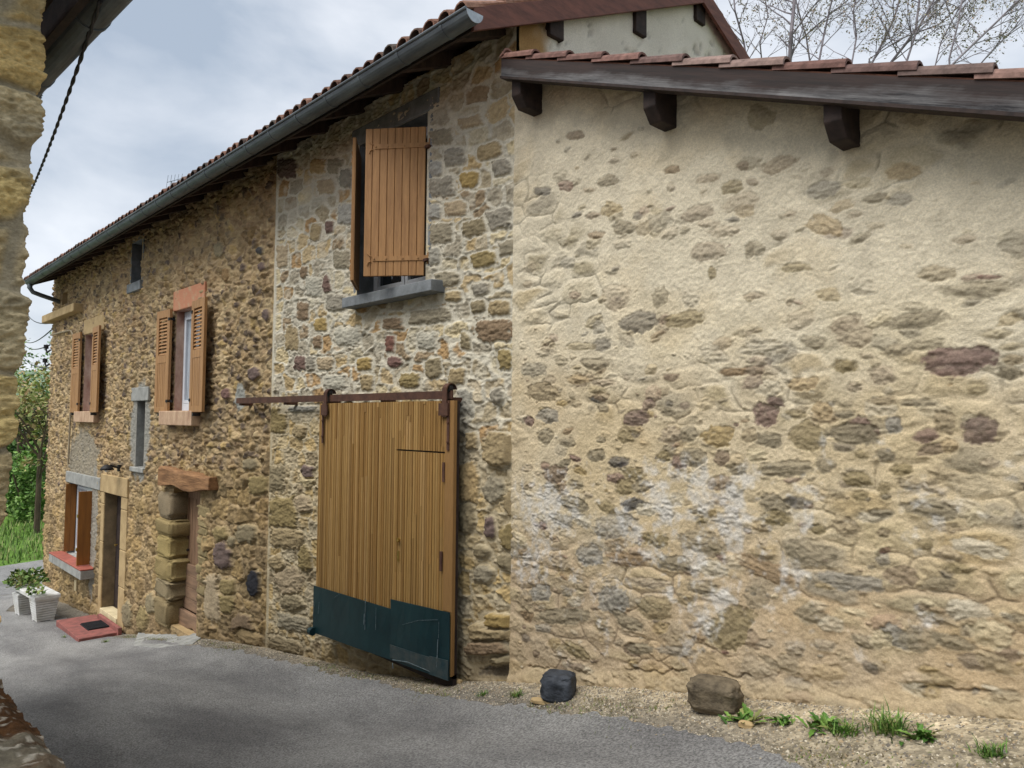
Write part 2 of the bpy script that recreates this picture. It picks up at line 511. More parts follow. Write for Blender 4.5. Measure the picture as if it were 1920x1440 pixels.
_ed = np.interp(GXm, [-17.6, -16.0, -14, -11, -8.5, -7, -5.5, -4, -2.9, -2.2, -1.6, 0.5, 6], [-.1, -.1, -.12, -.2, -.25, -.3, -.33, -.42, -.55, -.7, -.9, -1.3, -1.6])
nr = (sst(0.55, 0.08, GYm - _ed + 0.45 * (n_ - 0.5)) * 0.9)[..., None]
cc = cc * (1 - nr) + lin((112, 107, 98)) * (0.75 + 0.5 * n2_)[..., None] * nr
gr = (sst(-22, -25, GXm))[..., None]
gr = np.maximum(gr, sst(0.6, 1.5, GYm)[..., None])
cc = cc * (1 - gr) + GRASSY[None, None] * (0.6 + 0.8 * n_[..., None]) * gr
P = np.stack([GXm, GYm, GZm], -1)
g_ = grid_mesh('ground', P, cc, np.ones((len(ys) - 1, len(xs) - 1), bool), M['ground'])
tag(g_, 'gravelly earth verge and sloping grassy land', 'ground', kind='structure')
# the lane: a sheet a few mm above the ground, ragged edge towards the wall
_ep = [(0, 1150), (60, 1150), (110, 1160), (240, 1200), (330, 1215), (450, 1232), (560, 1256), (700, 1292), (900, 1334), (1100, 1378), (1250, 1412), (1380, 1442)]
_eg = sorted([tuple(on_ground(*p)[:2]) for p in _ep])
EX = np.array([-60, -17.6] + [p[0] for p in _eg if p[0] > -16.5] + [0.5, 6, 30])
EY = np.array([-0.1, -0.1] + [min(p[1] + 0.08 + 0.10 * (p[0] > -3), -0.05) for p in _eg if p[0] > -16.5] + [-1.05, -1.3, -1.3])
xs = np.unique(np.concatenate([np.linspace(-60, -19, 50), steps(-19, -8, lambda v: 0.12), steps(-8, 1.5, lambda v: 0.03), np.linspace(1.6, 30, 14)]))
nv = 60
tv = np.linspace(0, 1, nv) ** 0.8
far = np.interp(xs, [-60, -27, -24.5, -17.4, -17.0], [26, 26, 22, 14, 0])
far = np.where(xs < -17.0, far, 0)
ye = np.where(xs < -17.0, far, np.interp(xs, EX, EY) + 0.10 * (fbm(xs * 5, xs * 0, 4, 41) - 0.5) + 0.05 * (vn(xs * 31, xs * 0, 42) - 0.5))
# the lane's left bank beyond the house: it swings right behind the gable
yl = np.where(xs < -24, np.interp(xs, [-60, -31, -27, -24], [25.9, 12, 1.0, -4.6]), -4.6)
RXm = np.repeat(xs[None], nv, 0)
RYm = yl[None] + (ye - yl)[None] * tv[:, None]
RZm = gz(RXm, RYm) + 0.006
P = np.stack([RXm, RYm, RZm], -1)
r_ = grid_mesh('road', P, np.ones_like(P) * 0.1, np.ones((nv - 1, len(xs) - 1), bool), M['asphalt'])
tag(r_, 'worn grey asphalt lane running down past the stone houses', 'road', kind='structure')

# ------------------------------------------------------------------ the stone house (long street wall)
XC, XM = W(965, 400)[0], W(514, 560)[0]          # right corner, change of masonry
XL = W(100, 560)[0]                              # left end
OV = 0.45                                        # eaves overhang
YB = 4.4
zE = onY(895, 12, -OV)[2]
SL = 0.424
YR = 2.13
XVV = onY(895, 20, -OV)[0]
_pe, _pr, _pk = onX(903, 56, XVV), onX(1320, 5, XVV), onX(1385, 107, XVV)
SL = (_pr[2] - _pe[2]) / (_pr[1] - _pe[1]); YR = _pr[1]
SLB = (_pr[2] - _pk[2]) / (_pk[1] - _pr[1]); BD = 0.15
YBK = YR + 2.4
def zroof(y):
    return _pr[2] + BD + (SL * (y - YR) if y <= YR else -SLB * (y - YR))
print('roof', SL, SLB, YR, zE, zroof(-OV))
WTOP = zroof(0.0) - 0.1
house = thing('stone_house', (XC, 0.0, 0.0), 'long rubble stone house with tiled roof, brown shutters and a sliding slatted door', 'house')
def rect(px0, py0, px1, py1, y=0.0):
    """opening from its left/right px at mid height and top/bottom px at the given edge"""
    xm0 = W(px0, (py0 + py1) / 2, y)[0]; xm1 = W(px1, (py0 + py1) / 2, y)[0]
    return xm0, xm1
def zat(px, py, y=0.0):
    return W(px, py, y)[1]
OPEN = {}
def opening(key, pl, pr, top, bot):
    """pl, pr: px of the left/right side; top, bot: (px,py) of one point on head and sill"""
    x0 = W(pl, (top[1] + bot[1]) / 2)[0]; x1 = W(pr, (top[1] + bot[1]) / 2)[0]
    OPEN[key] = (x0, x1, zat(*bot), zat(*top))
opening('niche', 117, 127, (127, 546), (120, 571))
opening('attic', 247, 266, (265, 448), (256, 530))
opening('left_upper', 158, 184, (170, 626), (165, 771))
opening('mid_upper', 329, 373, (340, 582), (340, 770))
opening('slit', 256, 271, (263, 752), (262, 876))
opening('ground_win', 128, 171, (150, 909), (140, 1044))
opening('entrance', 194, 226, (210, 926), (208, 1152))
opening('cellar', 322, 372, (345, 917), (345, 1186))
opening('loft', 672, 800, (735, 243), (735, 545))

HS = []     # hand-laid stones: (cx,cz, inverse 2x2, colour, p, proud, soft)
PALC = {'t': (172, 152, 118), 'b': (134, 112, 84), 'g': (146, 138, 120), 'd': (80, 78, 76), 'y': (158, 138, 98), 'r': (122, 92, 82), 'p': (112, 94, 86), 'o': (140, 126, 94), 'l': (190, 176, 144), 'k': (50, 50, 54), 'w': (176, 170, 150), 'G': (158, 154, 142)}
def hand(px, py, w, h, ang, key, p=2.6, proud=0.01):
    a = R(ang)
    c = np.array(W(px, py))
    ex = np.array(W(px + math.cos(a) * w / 2, py + math.sin(a) * w / 2)) - c
    ey = np.array(W(px - math.sin(a) * h / 2, py + math.cos(a) * h / 2)) - c
    A = np.stack([ex, ey], 1)
    return (c, np.linalg.inv(A), max(np.abs(ex).max(), np.abs(ey).max()) * 1.6, lin(PALC[key]), p, proud, min(np.linalg.norm(ex), np.linalg.norm(ey)))
def desat(C, k):
    l = (C * np.array((0.2126, 0.7152, 0.0722))).sum(-1, keepdims=True)
    return l + (C - l) * k
def apply_hand(lst, X, Z, H, C, mortar, seed, mode, alpha=None):
    rg = random.Random(seed)
    for i, (c, Ai, ext, colr, p, proud, rmin) in enumerate(lst):
        nk = rg.randint(5, 8); dirs = [(2 * math.pi * (k + rg.uniform(-.3, .3)) / nk, rg.uniform(0.78, 1.04)) for k in range(nk)]
        al_r = rg.random()
        xs_ = np.where(np.abs(X[0] - c[0]) < ext)[0]; zs_ = np.where(np.abs(Z[:, 0] - c[1]) < ext)[0]
        if len(xs_) < 2 or len(zs_) < 2: continue
        sl = (slice(zs_[0], zs_[-1] + 1), slice(xs_[0], xs_[-1] + 1))
        dx = X[sl] - c[0]; dz = Z[sl] - c[1]
        u = Ai[0, 0] * dx + Ai[0, 1] * dz; v = Ai[1, 0] * dx + Ai[1, 1] * dz
        wob = 0.50 * (fbm(X[sl] * 18 + i * 3.7, Z[sl] * 18, 3, seed + i) - 0.5) + 0.34 * (fbm(X[sl] * 60, Z[sl] * 60, 2, seed + i + 7) - 0.5)
        f = (np.abs(u) ** p + np.abs(v) ** p) ** (1 / p)
        if p < 3.5:
            fp = np.full(u.shape, -9.0)
            for (th, rr) in dirs: fp = np.maximum(fp, (u * math.cos(th) + v * math.sin(th)) / rr)
            f = 0.25 * f + 0.75 * fp
        f = f + wob
        e = 0.006 / max(rmin, 0.02)
        st = sst(1.0 + e, 1.0 - e, f)
        wv = 0.5 * (fbm(u * 1.7 + i, v * 1.7, 2, seed + 60 + i) - 0.5)
        iso = fbm(u * 3.0 + i, v * 3.0 - i, 4, seed + 90 + i) - 0.5
        lay = fbm(u * 1.1 + i, (v + wv) * 4.5, 3, seed + 120 + i) - 0.5
        fr = fbm(X[sl] * 55, Z[sl] * 70, 3, seed + 33) - 0.5
        tone = 0.98 + 0.75 * (0.5 * iso + 0.5 * lay) + 0.45 * fr
        sc = desat(colr[None, None] * tone[..., None], 0.85 + 0.3 * (i % 3 == 0))
        if mode == 'render':
            al = alpha(c, al_r) if alpha else 0.9
            rim = sst(1.0 + 2.6 * e, 1.0 + e, f) * (1 - st)
            dome = np.clip(1 - f * f, 0, 1)
            hs = H[sl] * 0.5 - 0.005 * al + proud * dome * 0.8 + (0.018 * iso + 0.012 * lay) * (0.4 + 0.6 * al) + 0.012 * fr
            H[sl] = H[sl] * (1 - st) + hs * st + 0.002 * rim * al
            a_ = (st * al * np.clip(0.75 + 1.1 * (iso + 0.35), 0.4, 1.0))[..., None]
            C[sl] = C[sl] * (1 - a_) + sc * a_
        else:
            mo = sst(1.0 + 4 * e, 1.0 + 2.6 * e, f) * (1 - st)
            hs = proud + 0.016 * iso + 0.014 * lay + 0.014 * fr + 0.010 * np.clip(1 - f ** 3, 0, 1)
            H[sl] = H[sl] * (1 - st) + hs * st
            H[sl] = H[sl] * (1 - mo) - 0.005 * mo
            C[sl] = C[sl] * (1 - st[..., None]) + sc * st[..., None]
            C[sl] = C[sl] * (1 - mo[..., None]) + mortar[sl] * mo[..., None]
def px_step(x):
    u = x / 3.5
    t = -(u * 0.688 + 0.725) / (u * 0.725 - 0.688)
    return 1.35e-3 * 3.5 / (0.688 + 0.725 * t) ** 2
def wall_grid(x0, x1, z0, z1, dz, lo, hi, opens, k=0.95):
    xs_ = steps(x0, x1, lambda v: min(max(px_step(v) * k, lo), hi))
    zs_ = np.linspace(z0, z1, int((z1 - z0) / dz) + 1)
    inside = [o for o in opens if o[0] > x0 and o[1] < x1]
    for o in inside:
        snap(xs_, (o[0], o[1])); snap(zs_, (o[2], o[3]))
    X, Z = np.meshgrid(xs_, zs_)
    return xs_, zs_, X, Z, inside
def finish_wall(name, xs_, zs_, X, Z, H, C, inside, mat, parent, label=None, calm=True):
    for o in inside:
        d = np.maximum(np.maximum(o[0] - X, X - o[1]), np.maximum(o[2] - Z, Z - o[3]))
        k = sst(0.0, 0.05, d)
        H[:] = H * k + 0.002 * (1 - k)
    for xe in (XM, XC + 0.01):
        k = sst(0.0, 0.05, np.abs(X - xe)); H[:] = H * k + 0.006 * (1 - k)
    P = np.stack([X, -H, Z], -1)
    keep = np.ones((len(zs_) - 1, len(xs_) - 1), bool)
    xc = (xs_[1:] + xs_[:-1]) / 2; zc = (zs_[1:] + zs_[:-1]) / 2
    for o in inside:
        keep &= ~(((zc > o[2]) & (zc < o[3]))[:, None] & ((xc > o[0]) & (xc < o[1]))[None])
    return grid_mesh(name, P, C, keep, mat, parent, label)

# ---- older rubble part, left
OP = list(OPEN.values())
xs_, zs_, X, Z, ins = wall_grid(XL, XM, gz(XL, 0) - 0.4, WTOP, 0.0115, 0.006, 0.026, OP)
base = np.interp(X, GX, GZ)
hgt = Z - base
q1 = fbm(X * 9, Z * 9, 3, 1) - 0.5; q2 = fbm(X * 9, Z * 9, 3, 2) - 0.5
bigz = sst(2.25, 1.75, hgt + 0.5 * (fbm(X * 0.9, Z * 0.9, 2, 77) - 0.5))        # larger stones low down
i1, b1, u1, v1 = voro(X + 0.11 * q1, Z + 0.10 * q2, 0.125, 0.085, 11, 0.95, 1.7, 0.25)
i2, b2, u2, v2 = voro(X + 0.10 * q1, Z + 0.10 * q2, 0.27, 0.19, 12, 0.85, 2.2, 0.35)
sel = bigz > 0.5
idv = np.where(sel, i2, i1); bd = np.where(sel, b2, b1); uu = np.where(sel, u2, u1); vv = np.where(sel, v2, v1)
mw = 0.006 + 0.016 * fbm(X * 5, Z * 5, 2, 5)
rough = fbm(X * 14, Z * 20, 4, 21) - 0.5
rough2 = fbm(X * 42, Z * 56, 3, 22) - 0.5
st = sst(mw * 0.2, mw * 1.3, bd + 0.012 * rough2)
palA = [(150, 128, 92), (142, 124, 92), (176, 156, 116), (136, 122, 98), (164, 142, 102), (120, 108, 90), (106, 94, 86), (146, 124, 84), (184, 166, 128), (130, 112, 84), (156, 134, 98), (98, 86, 74), (168, 146, 96), (150, 128, 98)]
palAl = [(160, 138, 94), (146, 126, 88), (158, 138, 100), (140, 122, 90), (166, 144, 100), (132, 116, 84)]
hp = (idv * 997.0) % 1.0
Cs = pick(hp, palA)
Cs = np.where(sel[..., None], pick(hp, palAl), Cs)
bro = fbm(X * 24, Z * 32, 4, 23) - 0.5
tone = 0.96 + 1.15 * bro + 0.5 * rough2 + 0.22 * (idv - 0.5)
H = st * (0.026 * ((idv * 613) % 1.0) ** 1.5 + 0.004 + 0.05 * (uu * ((idv * 71) % 1 - .5) + vv * ((idv * 37) % 1 - .5))) + 0.040 * rough + 0.024 * rough2 + 0.016 * bro + 0.05 * (fbm(X * 2.6, Z * 2.6, 3, 29) - 0.5)
H -= (1 - st) * 0.008
mort = lin((176, 156, 120))[None, None] * (0.72 + 0.6 * fbm(X * 18, Z * 18, 3, 24))[..., None]
C = Cs * np.clip(tone, 0.4, 1.6)[..., None]
C = C * st[..., None] + mort * (1 - st)[..., None]
ml = sst(0.50, 0.64, fbm(X * 7, Z * 7, 4, 27))[..., None] * 0.5 * (1 - bigz[..., None])          # smeared mortar
C = C * (1 - ml) + mort * ml
C = desat(C, 0.9) * (0.92 + 0.3 * (fbm(X * 1.6, Z * 1.2, 4, 28) - 0.5))[..., None] * np.array((1.10, 1.04, 0.97))
# reddish-purple stain in the middle, greyer grime low on the left
zone = (sst(0.5, 0.68, fbm(X * 1.1, Z * 1.3, 3, 31)) * 0.35)[..., None]
C = C * (1 - zone) + C * np.array([0.86, 0.78, 0.74]) * zone
# smooth patches of repair mortar round the slit and over the ground-floor window
def patch(x0, z0, rx, rz, colr, am=0.9, seed=0):
    f = ((X - x0) / rx) ** 2 + ((Z - z0) / rz) ** 2 + 0.9 * (fbm(X * 7, Z * 7, 3, seed) - 0.5)
    k = sst(1.15, 0.8, f) * am
    H[:] = H * (1 - k * 0.85) + (0.006 + 0.004 * rough2 * 4) * k
    C[:] = C * (1 - k[..., None]) + lin(colr)[None, None] * (0.85 + 0.3 * fbm(X * 16, Z * 16, 3, seed + 1))[..., None] * k[..., None]
o = OPEN['slit']; patch((o[0] + o[1]) / 2, (o[2] + o[3]) / 2 + 0.05, 0.42, 0.72, (142, 140, 132), 0.95, 51)
o = OPEN['ground_win']; patch((o[0] + o[1]) / 2 + .1, o[3] + 0.40, 0.95, 0.62, (140, 134, 120), 0.8, 53)
patch(o[1] + 0.18, o[2] + 0.6, 0.22, 1.1, (146, 142, 132), 0.85, 55)
px_, pz_ = W(450, 745); patch(px_, pz_, 0.14, 0.16, (150, 152, 146), 0.9, 57)
o = OPEN['entrance']
d_ = np.maximum(np.maximum(o[0] - 0.17 - X, X - o[1] - 0.28), np.maximum(o[2] - 0.3 - Z, Z - o[3] - 0.29))
H *= 0.08 + 0.92 * sst(0.0, 0.05, d_)
hA = []
for t_ in [(478, 1092, 27, 50, 0, 'k', 2.6, .03), (420, 1040, 32, 50, 0, 'p', 4, .03), (412, 470, 18, 30, 0, 'o', 3, .02), (425, 515, 16, 30, 0, 'b', 3, .02), (425, 738, 17, 24, 0, 'r', 2.3, .02), (458, 1172, 44, 44, 0, 'b', 2.6, .04), (424, 1130, 36, 40, 0, 'o', 3, .03), (400, 1120, 30, 90, 0, 't', 5, .02), (462, 1000, 40, 40, 0, 'o', 2.5, .025), (486, 910, 36, 34, 0, 'o', 4, .02), (470, 870, 30, 22, 0, 'o', 3, .02), (436, 1015, 16, 24, 10, 'o', 3, .02), (428, 1100, 30, 28, 0, 'o', 4, .02), (500, 590, 16, 22, 0, 'p', 3, .02), (478, 700, 24, 26, 0, 'p', 3, .02), (416, 1000, 30, 28, 0, 'o', 3, .03), (492, 500, 14, 20, 0, 'p', 3, .02), (488, 470, 14, 18, 0, 'd', 3, .015), (268, 1160, 22, 44, 0, 'o', 3, .03), (240, 1150, 20, 44, 0, 'o', 3, .03), (285, 1130, 20, 40, 0, 'o', 3, .03), (470, 1195, 50, 24, 20, 't', 4, .02), (505, 1200, 20, 26, 20, 'o', 4, .02)]:
    hA.append(hand(*t_))
apply_hand(hA, X, Z, H, C, mort, 300, 'pointed')
# the foot of the wall is muddy
kf = (sst(0.28, 0.0, hgt + 0.12 * (rough)) * 0.6)[..., None]
C = C * (1 - kf) + lin((122, 104, 78)) * kf
ca = finish_wall('rubble_wall', xs_, zs_, X, Z, H, C, ins, M['stone'], house, 'brown rubble masonry of the left half')

# ---- pointed masonry, right
xs_, zs_, X, Z, ins = wall_grid(XM, XC + 0.01, gz(XM, 0) - 0.4, WTOP, 0.0072, 0.0055, 0.014, OP)
base = np.interp(X, GX, GZ); hgt = Z - base
wx = X + 0.045 * (fbm(X * 7, Z * 7, 3, 3) - 0.5); wz = Z + 0.045 * (fbm(X * 7, Z * 7, 3, 4) - 0.5)
idv, bd, uu, vv = voro(wx, wz, 0.24, 0.155, 61, 0.7, 3.4, 0.22)
mw = 0.005 + 0.017 * fbm(X * 5, Z * 5, 2, 6)
st = sst(mw * 0.6, mw * 1.3, bd + 0.016 * (fbm(X * 26, Z * 26, 3, 62) - 0.5))
palB = [(176, 154, 112), (164, 152, 126), (184, 166, 124), (156, 146, 124), (170, 146, 100), (178, 166, 136), (142, 122, 92), (190, 174, 134), (152, 142, 120), (160, 128, 82), (156, 142, 112)]
palBl = [(170, 146, 94), (160, 138, 94), (150, 132, 96), (176, 150, 96), (138, 122, 92), (164, 150, 120)]
hp = (idv * 997.0) % 1.0
low = sst(2.0, 1.4, Z + 0.8 * (fbm(X, Z, 2, 63) - 0.5) - 0.35 * sst(-5.2, -6.6, X))
Cs = np.where((low > 0.5)[..., None], pick(hp, palBl), pick(hp, palB))
rough = fbm(X * 20, Z * 30, 4, 64) - 0.5
rough2 = fbm(X * 55, Z * 70, 3, 65) - 0.5
tone = 0.8 + 0.45 * fbm(X * 24, Z * 34, 4, 66)
H = st * (0.010 * ((idv * 613) % 1.0) - 0.004 + 0.035 * (uu * ((idv * 71) % 1 - .5) + vv * ((idv * 37) % 1 - .5)) + 0.032 * rough + 0.020 * rough2)
mor = sst(0.35, 0.62, fbm(X * 13, Z * 13, 3, 67))
H += (1 - st) * (0.004 + 0.012 * (mor - 0.5) + 0.010 * rough2 * 2)
mcol = lin((200, 193, 174))[None, None] * (1 - low[..., None]) + lin((188, 174, 144))[None, None] * low[..., None]
mort = mcol * (0.80 + 0.35 * fbm(X * 18, Z * 18, 3, 68))[..., None]
tone = tone + 0.16 + 0.5 * rough2
C = desat(Cs, 0.85) * tone[..., None] * st[..., None] + mort * (1 - st)[..., None]
sm_ = (sst(0.52, 0.66, fbm(X * 6, Z * 6, 4, 71)) * 0.55)[..., None]
C = C * (1 - sm_) + mort * sm_
# straight mortar seam at the change of masonry
sm = sst(0.035, 0.015, np.abs(X - XM - 0.03 + 0.02 * (vn(Z * 4, Z * 0, 69) - 0.5)))
C = C * (1 - sm[..., None]) + mort * sm[..., None]; H = H * (1 - sm) + 0.006 * sm
hB = []
z3 = lambda x, y, w, h, a, k, p=5.0, pr=0.006: hB.append(hand(380 + x * 0.38885, 200 + y * 0.38885, w * 0.38885, h * 0.38885, a, k, p, pr))
for t_ in [(1150, 145, 110, 80, -6, 'g'), (1212, 240, 105, 82, -8, 'g'), (1152, 385, 120, 95, -8, 'g'), (1150, 612, 118, 95, -5, 'g'), (1126, 300, 60, 70, 0, 'G'), (1120, 505, 60, 70, 0, 'G'), (1118, 720, 55, 80, 0, 'G'), (1440, 292, 92, 80, -10, 'g'), (1430, 540, 120, 95, -12, 'g'), (1470, 680, 90, 70, -10, 'g'), (1290, 75, 120, 55, -14, 't'), (1375, 212, 120, 70, -14, 'y'), (1283, 352, 92, 75, -12, 'y'), (1220, 490, 105, 75, -5, 't'), (1308, 585, 110, 80, -15, 'o'), (1355, 735, 120, 70, -10, 'o'), (1405, 1078, 175, 105, -3, 'b'), (920, 1045, 100, 55, 0, 'b'), (1090, 1010, 200, 70, -6, 'g'), (430, 1115, 64, 115, 0, 'y'), (545, 605, 55, 80, 5, 'y'), (611, 580, 40, 60, 0, 'p'), (925, 1232, 70, 60, 0, 'r', 2.4), (385, 720, 56, 110, 0, 't'), (595, 860, 48, 90, 0, 'p', 2.4), (490, 800, 36, 60, 5, 'b'), (485, 985, 60, 85, 0, 'b'), (635, 290, 85, 70, 0, 'g'), (690, 345, 60, 90, 0, 'g'), (690, 520, 80, 95, 0, 'G'), (672, 738, 82, 88, 0, 'g'), (645, 945, 105, 80, 0, 'g'), (595, 385, 85, 70, 0, 't'), (555, 290, 80, 70, 0, 't'), (405, 300, 95, 90, 0, 'p'), (525, 1240, 70, 70, 0, 'g'), (470, 1235, 55, 70, 0, 'p'), (590, 1240, 80, 60, 0, 't'), (790, 1330, 60, 80, 0, 'y'), (1000, 1320, 95, 70, 0, 'o'), (1110, 1260, 80, 90, 0, 'o'), (1225, 1300, 80, 80, 0, 'y'), (1180, 830, 110, 70, -5, 'g'), (1340, 880, 90, 60, -10, 'g'), (1210, 915, 80, 50, -5, 'y'), (905, 1145, 40, 80, 0, 'r'), (555, 1135, 40, 60, 0, 'b'), (640, 1330, 110, 70, 0, 'w'), (780, 1240, 70, 60, 0, 'y'), (1080, 1130, 90, 80, 0, 'w'), (1270, 1130, 50, 80, 0, 'o'), (1460, 1220, 70, 90, 0, 'o'), (1430, 970, 110, 70, -8, 'y'), (1330, 965, 70, 60, -8, 'o'), (570, 1050, 60, 60, 0, 'y'), (690, 1110, 120, 90, 0, 'w'), (535, 870, 80, 90, 0, 'w')]:
    z3(*t_)
z4 = lambda x, y, w, h, a, k, p=3.0, pr=0.02: hB.append(hand(420 + x * 0.41667, 700 + y * 0.41667, w * 0.41667, h * 0.41667, a, k, p, pr))
for t_ in [(1100, 490, 90, 180, 0, 't', 6, .012), (1090, 650, 80, 130, 0, 'o', 6, .012), (1245, 345, 165, 150, 10, 'y', 2.6, .05), (1220, 520, 85, 130, 0, 'g', 3, .015), (1310, 570, 80, 140, 0, 'y', 2.4, .03), (1200, 690, 48, 105, 0, 'p', 6, .015), (1320, 740, 140, 125, 8, 'o', 4, .03), (1165, 800, 80, 60, 10, 'o'), (1295, 855, 150, 80, 8, 'o', 3), (1170, 905, 100, 85, 0, 'g', 2.4), (1210, 1170, 190, 90, 5, 'y', 4, .05), (1200, 1235, 190, 60, 0, 'b', 4, .05), (1260, 1110, 180, 60, 8, 'y', 3, .05), (1280, 1300, 150, 60, 0, 'o', 4, .04), (1250, 1340, 200, 50, 0, 'd', 4, -.02), (245, 210, 75, 120, 0, 'o', 6, .012), (340, 260, 60, 60, 0, 'y'), (235, 470, 70, 115, 0, 'o', 6, .012), (265, 630, 130, 150, 0, 'o', 6, .015), (285, 740, 160, 90, 5, 'y', 4, .015), (290, 930, 150, 120, 5, 't', 3, .012), (310, 1120, 150, 70, 12, 'g', 6, .012), (270, 1220, 160, 60, 16, 'o', 5, .012), (360, 590, 80, 80, 0, 't'), (380, 460, 70, 100, 0, 'l'), (310, 1030, 100, 70, 0, 'o'), (240, 850, 70, 70, 0, 'y'), (370, 830, 60, 110, 0, 'o'), (1120, 300, 50, 80, 0, 'y', 5), (1230, 100, 60, 70, 0, 'g', 3), (1085, 130, 70, 110, 0, 'G', 8, .004), (350, 160, 140, 30, 0, 'G', 8, .002), (380, 440, 60, 60, 0, 'p')]:
    z4(*t_)
apply_hand(hB, X, Z, H, C, mort, 600, 'pointed')
kf = (sst(0.22, 0.0, hgt + 0.15 * rough) * 0.55)[..., None]
C = C * (1 - kf) + lin((128, 112, 86)) * kf
finish_wall('pointed_wall', xs_, zs_, X, Z, H, C, ins, M['pointed'], house, 'squared stones with wide pale mortar joints')

# ---- reveals (the thickness of the wall at each opening) and the dim core behind
def reveal(key, depth, mat, name='reveal', back=True, bottom=None):
    x0, x1, z0, z1 = OPEN[key]
    b = MB()
    e = 0.06
    b.box(x0 - e, x0, 0.001, depth, z0 - e, z1 + e)
    b.box(x1, x1 + e, 0.001, depth, z0 - e, z1 + e)
    b.box(x0, x1, 0.001, depth, z1, z1 + e)
    b.box(x0, x1, 0.001, depth, z0 - e, z0)
    o_ = b.build(name, mat, house)
    if back:
        b = MB(); b.box(x0 - e, x1 + e, depth + 0.002, depth + 0.03, z0 - e, z1 + e)
        b.build('inner_panel', M['inside'], house)
    return o_
reveal('niche', 0.22, M['sandst'])
reveal('attic', 0.26, M['dconc'])
reveal('left_upper', 0.30, M['jamb'], back=False)
reveal('mid_upper', 0.20, M['jamb'], back=False)
reveal('slit', 0.24, M['conc'])
reveal('ground_win', 0.24, M['conc'], back=False)
reveal('entrance', 0.30, M['sandst_shade'], back=False)
reveal('cellar', 0.34, M['stone'] if False else M['sandst'], back=False)
reveal('loft', 0.26, M['dconc'], back=False)
b = MB()
b.box(XL + 0.05, XC - 0.08, 0.60, YB - 0.1, float(gz(XL, 0)) - 0.4, WTOP - 0.1)
b.build('house_core', M['inside'], house)
b = MB(); b.box(XL, XL + 0.04, 0.02, YB - 0.1, float(gz(XL, 0)) - 0.4, WTOP + 0.1); b.box(XL, XC - 0.1, YB - 0.09, YB, float(gz(XL, 0)) - 0.4, WTOP - 0.1)
b.build('rear_walls', M['sandst'], house)

def window_frame(key, depth, two=True, fw=0.05):
    x0, x1, z0, z1 = OPEN[key]
    f = MB(); y0, y1 = depth - 0.07, depth
    f.box(x0, x0 + fw, y0, y1, z0, z1); f.box(x1 - fw, x1, y0, y1, z0, z1)
    f.box(x0 + fw, x1 - fw, y0, y1, z1 - fw, z1); f.box(x0 + fw, x1 - fw, y0 - 0.02, y1, z0, z0 + fw * 1.3)
    sash = []
    xm = (x0 + x1) / 2
    spans = [(x0 + fw, xm - 0.002), (xm + 0.002, x1 - fw)] if two else [(x0 + fw, x1 - fw)]
    for a, c in spans:
        s_ = 0.045
        f.box(a + .003, a + s_, y0 - 0.018, y1 - 0.01, z0 + fw * 1.3 + .003, z1 - fw - .003); f.box(c - s_, c - .003, y0 - 0.018, y1 - 0.01, z0 + fw * 1.3 + .003, z1 - fw - .003)
        f.box(a + s_, c - s_, y0 - 0.018, y1 - 0.01, z1 - fw - s_, z1 - fw - .003); f.box(a + s_, c - s_, y0 - 0.018, y1 - 0.01, z0 + fw * 1.3 + .003, z0 + fw * 1.3 + s_)
        sash.append((a + s_, c - s_, z0 + fw * 1.3 + s_, z1 - fw - s_))
    w = f.build('window', M['pvc'], house, bevel=0.004)
    for a, c, d_, e in sash:
        g = MB(); g.box(a - .004, c + .004, y0 + 0.012, y0 + 0.02, d_ - .004, e + .004); g.build('pane', M['glass'] if key == 'loft' else M['sky_netglass'], w)
    g = MB(); g.box(x0, x1, depth + 0.03, depth + 0.05, z0, z1); g.build('dark_room', M['inside'], w)
    return w
w1 = window_frame('left_upper', 0.28)
w2 = window_frame('mid_upper', 0.17, fw=0.07)
w3 = window_frame('ground_win', 0.20, fw=0.06)
w4 = window_frame('loft', 0.24)
def slab(name, mat, x0, x1, z0, z1, y0, y1, parent, label=None, bevel=0.01):
    b = MB(); b.box(x0, x1, y0, y1, z0, z1)
    return b.build(name, mat, parent, label, bevel=bevel)
# lintels and sills
o = OPEN['left_upper']
slab('lintel', M['sandst'], o[0] - 0.02, o[1] + 0.35, o[3] + 0.002, o[3] + 0.26, -0.03, 0.1, w1)
slab('sill', M['pinkst'], o[0] - 0.18, o[1] + 0.20, o[2] - 0.19, o[2] - 0.004, -0.10, 0.2, w1)
o = OPEN['mid_upper']
slab('lintel', M['orange'], o[0] - 0.06, o[1] + 0.20, o[3] + 0.002, o[3] + 0.27, -0.032, 0.1, w2, 'lintel with flaking orange paint')
slab('sill', M['pinkst'], o[0] - 0.22, o[1] + 0.12, o[2] - 0.19, o[2] - 0.004, -0.12, 0.2, w2)
o = OPEN['ground_win']
slab('lintel', M['conc'], o[0] - 0.15, o[1] + 0.55, o[3] + 0.002, o[3] + 0.20, -0.036, 0.1, w3)
sl_ = slab('sill', M['conc'], o[0] - 0.32, o[1] + 0.35, o[2] - 0.17, o[2] - 0.03, -0.22, 0.1, w3)
slab('sill_top', M['redsill'], o[0] - 0.32, o[1] + 0.35, o[2] - 0.028, o[2] - 0.002, -0.225, 0.12, w3, 'red painted top of the sill')
o = OPEN['loft']
b = MB()
x0, zt = W(643, 545, -0.12); x1, _ = W(810, 520, -0.12)
b.prism([(x0, -0.13, o[2] - 0.10), (x0, -0.13, o[2] - 0.012), (x0, 0.15, o[2] + 0.002), (x0, 0.15, o[2] - 0.10)], (x1 - x0, 0, 0))
b.build('sill', M['dconc'], w4, bevel=0.006)
slab('lintel', M['dconc'], o[0] - 0.12, o[1] + 0.15, o[3] + 0.002, o[3] + 0.16, -0.012, 0.1, w4)
o = OPEN['slit']
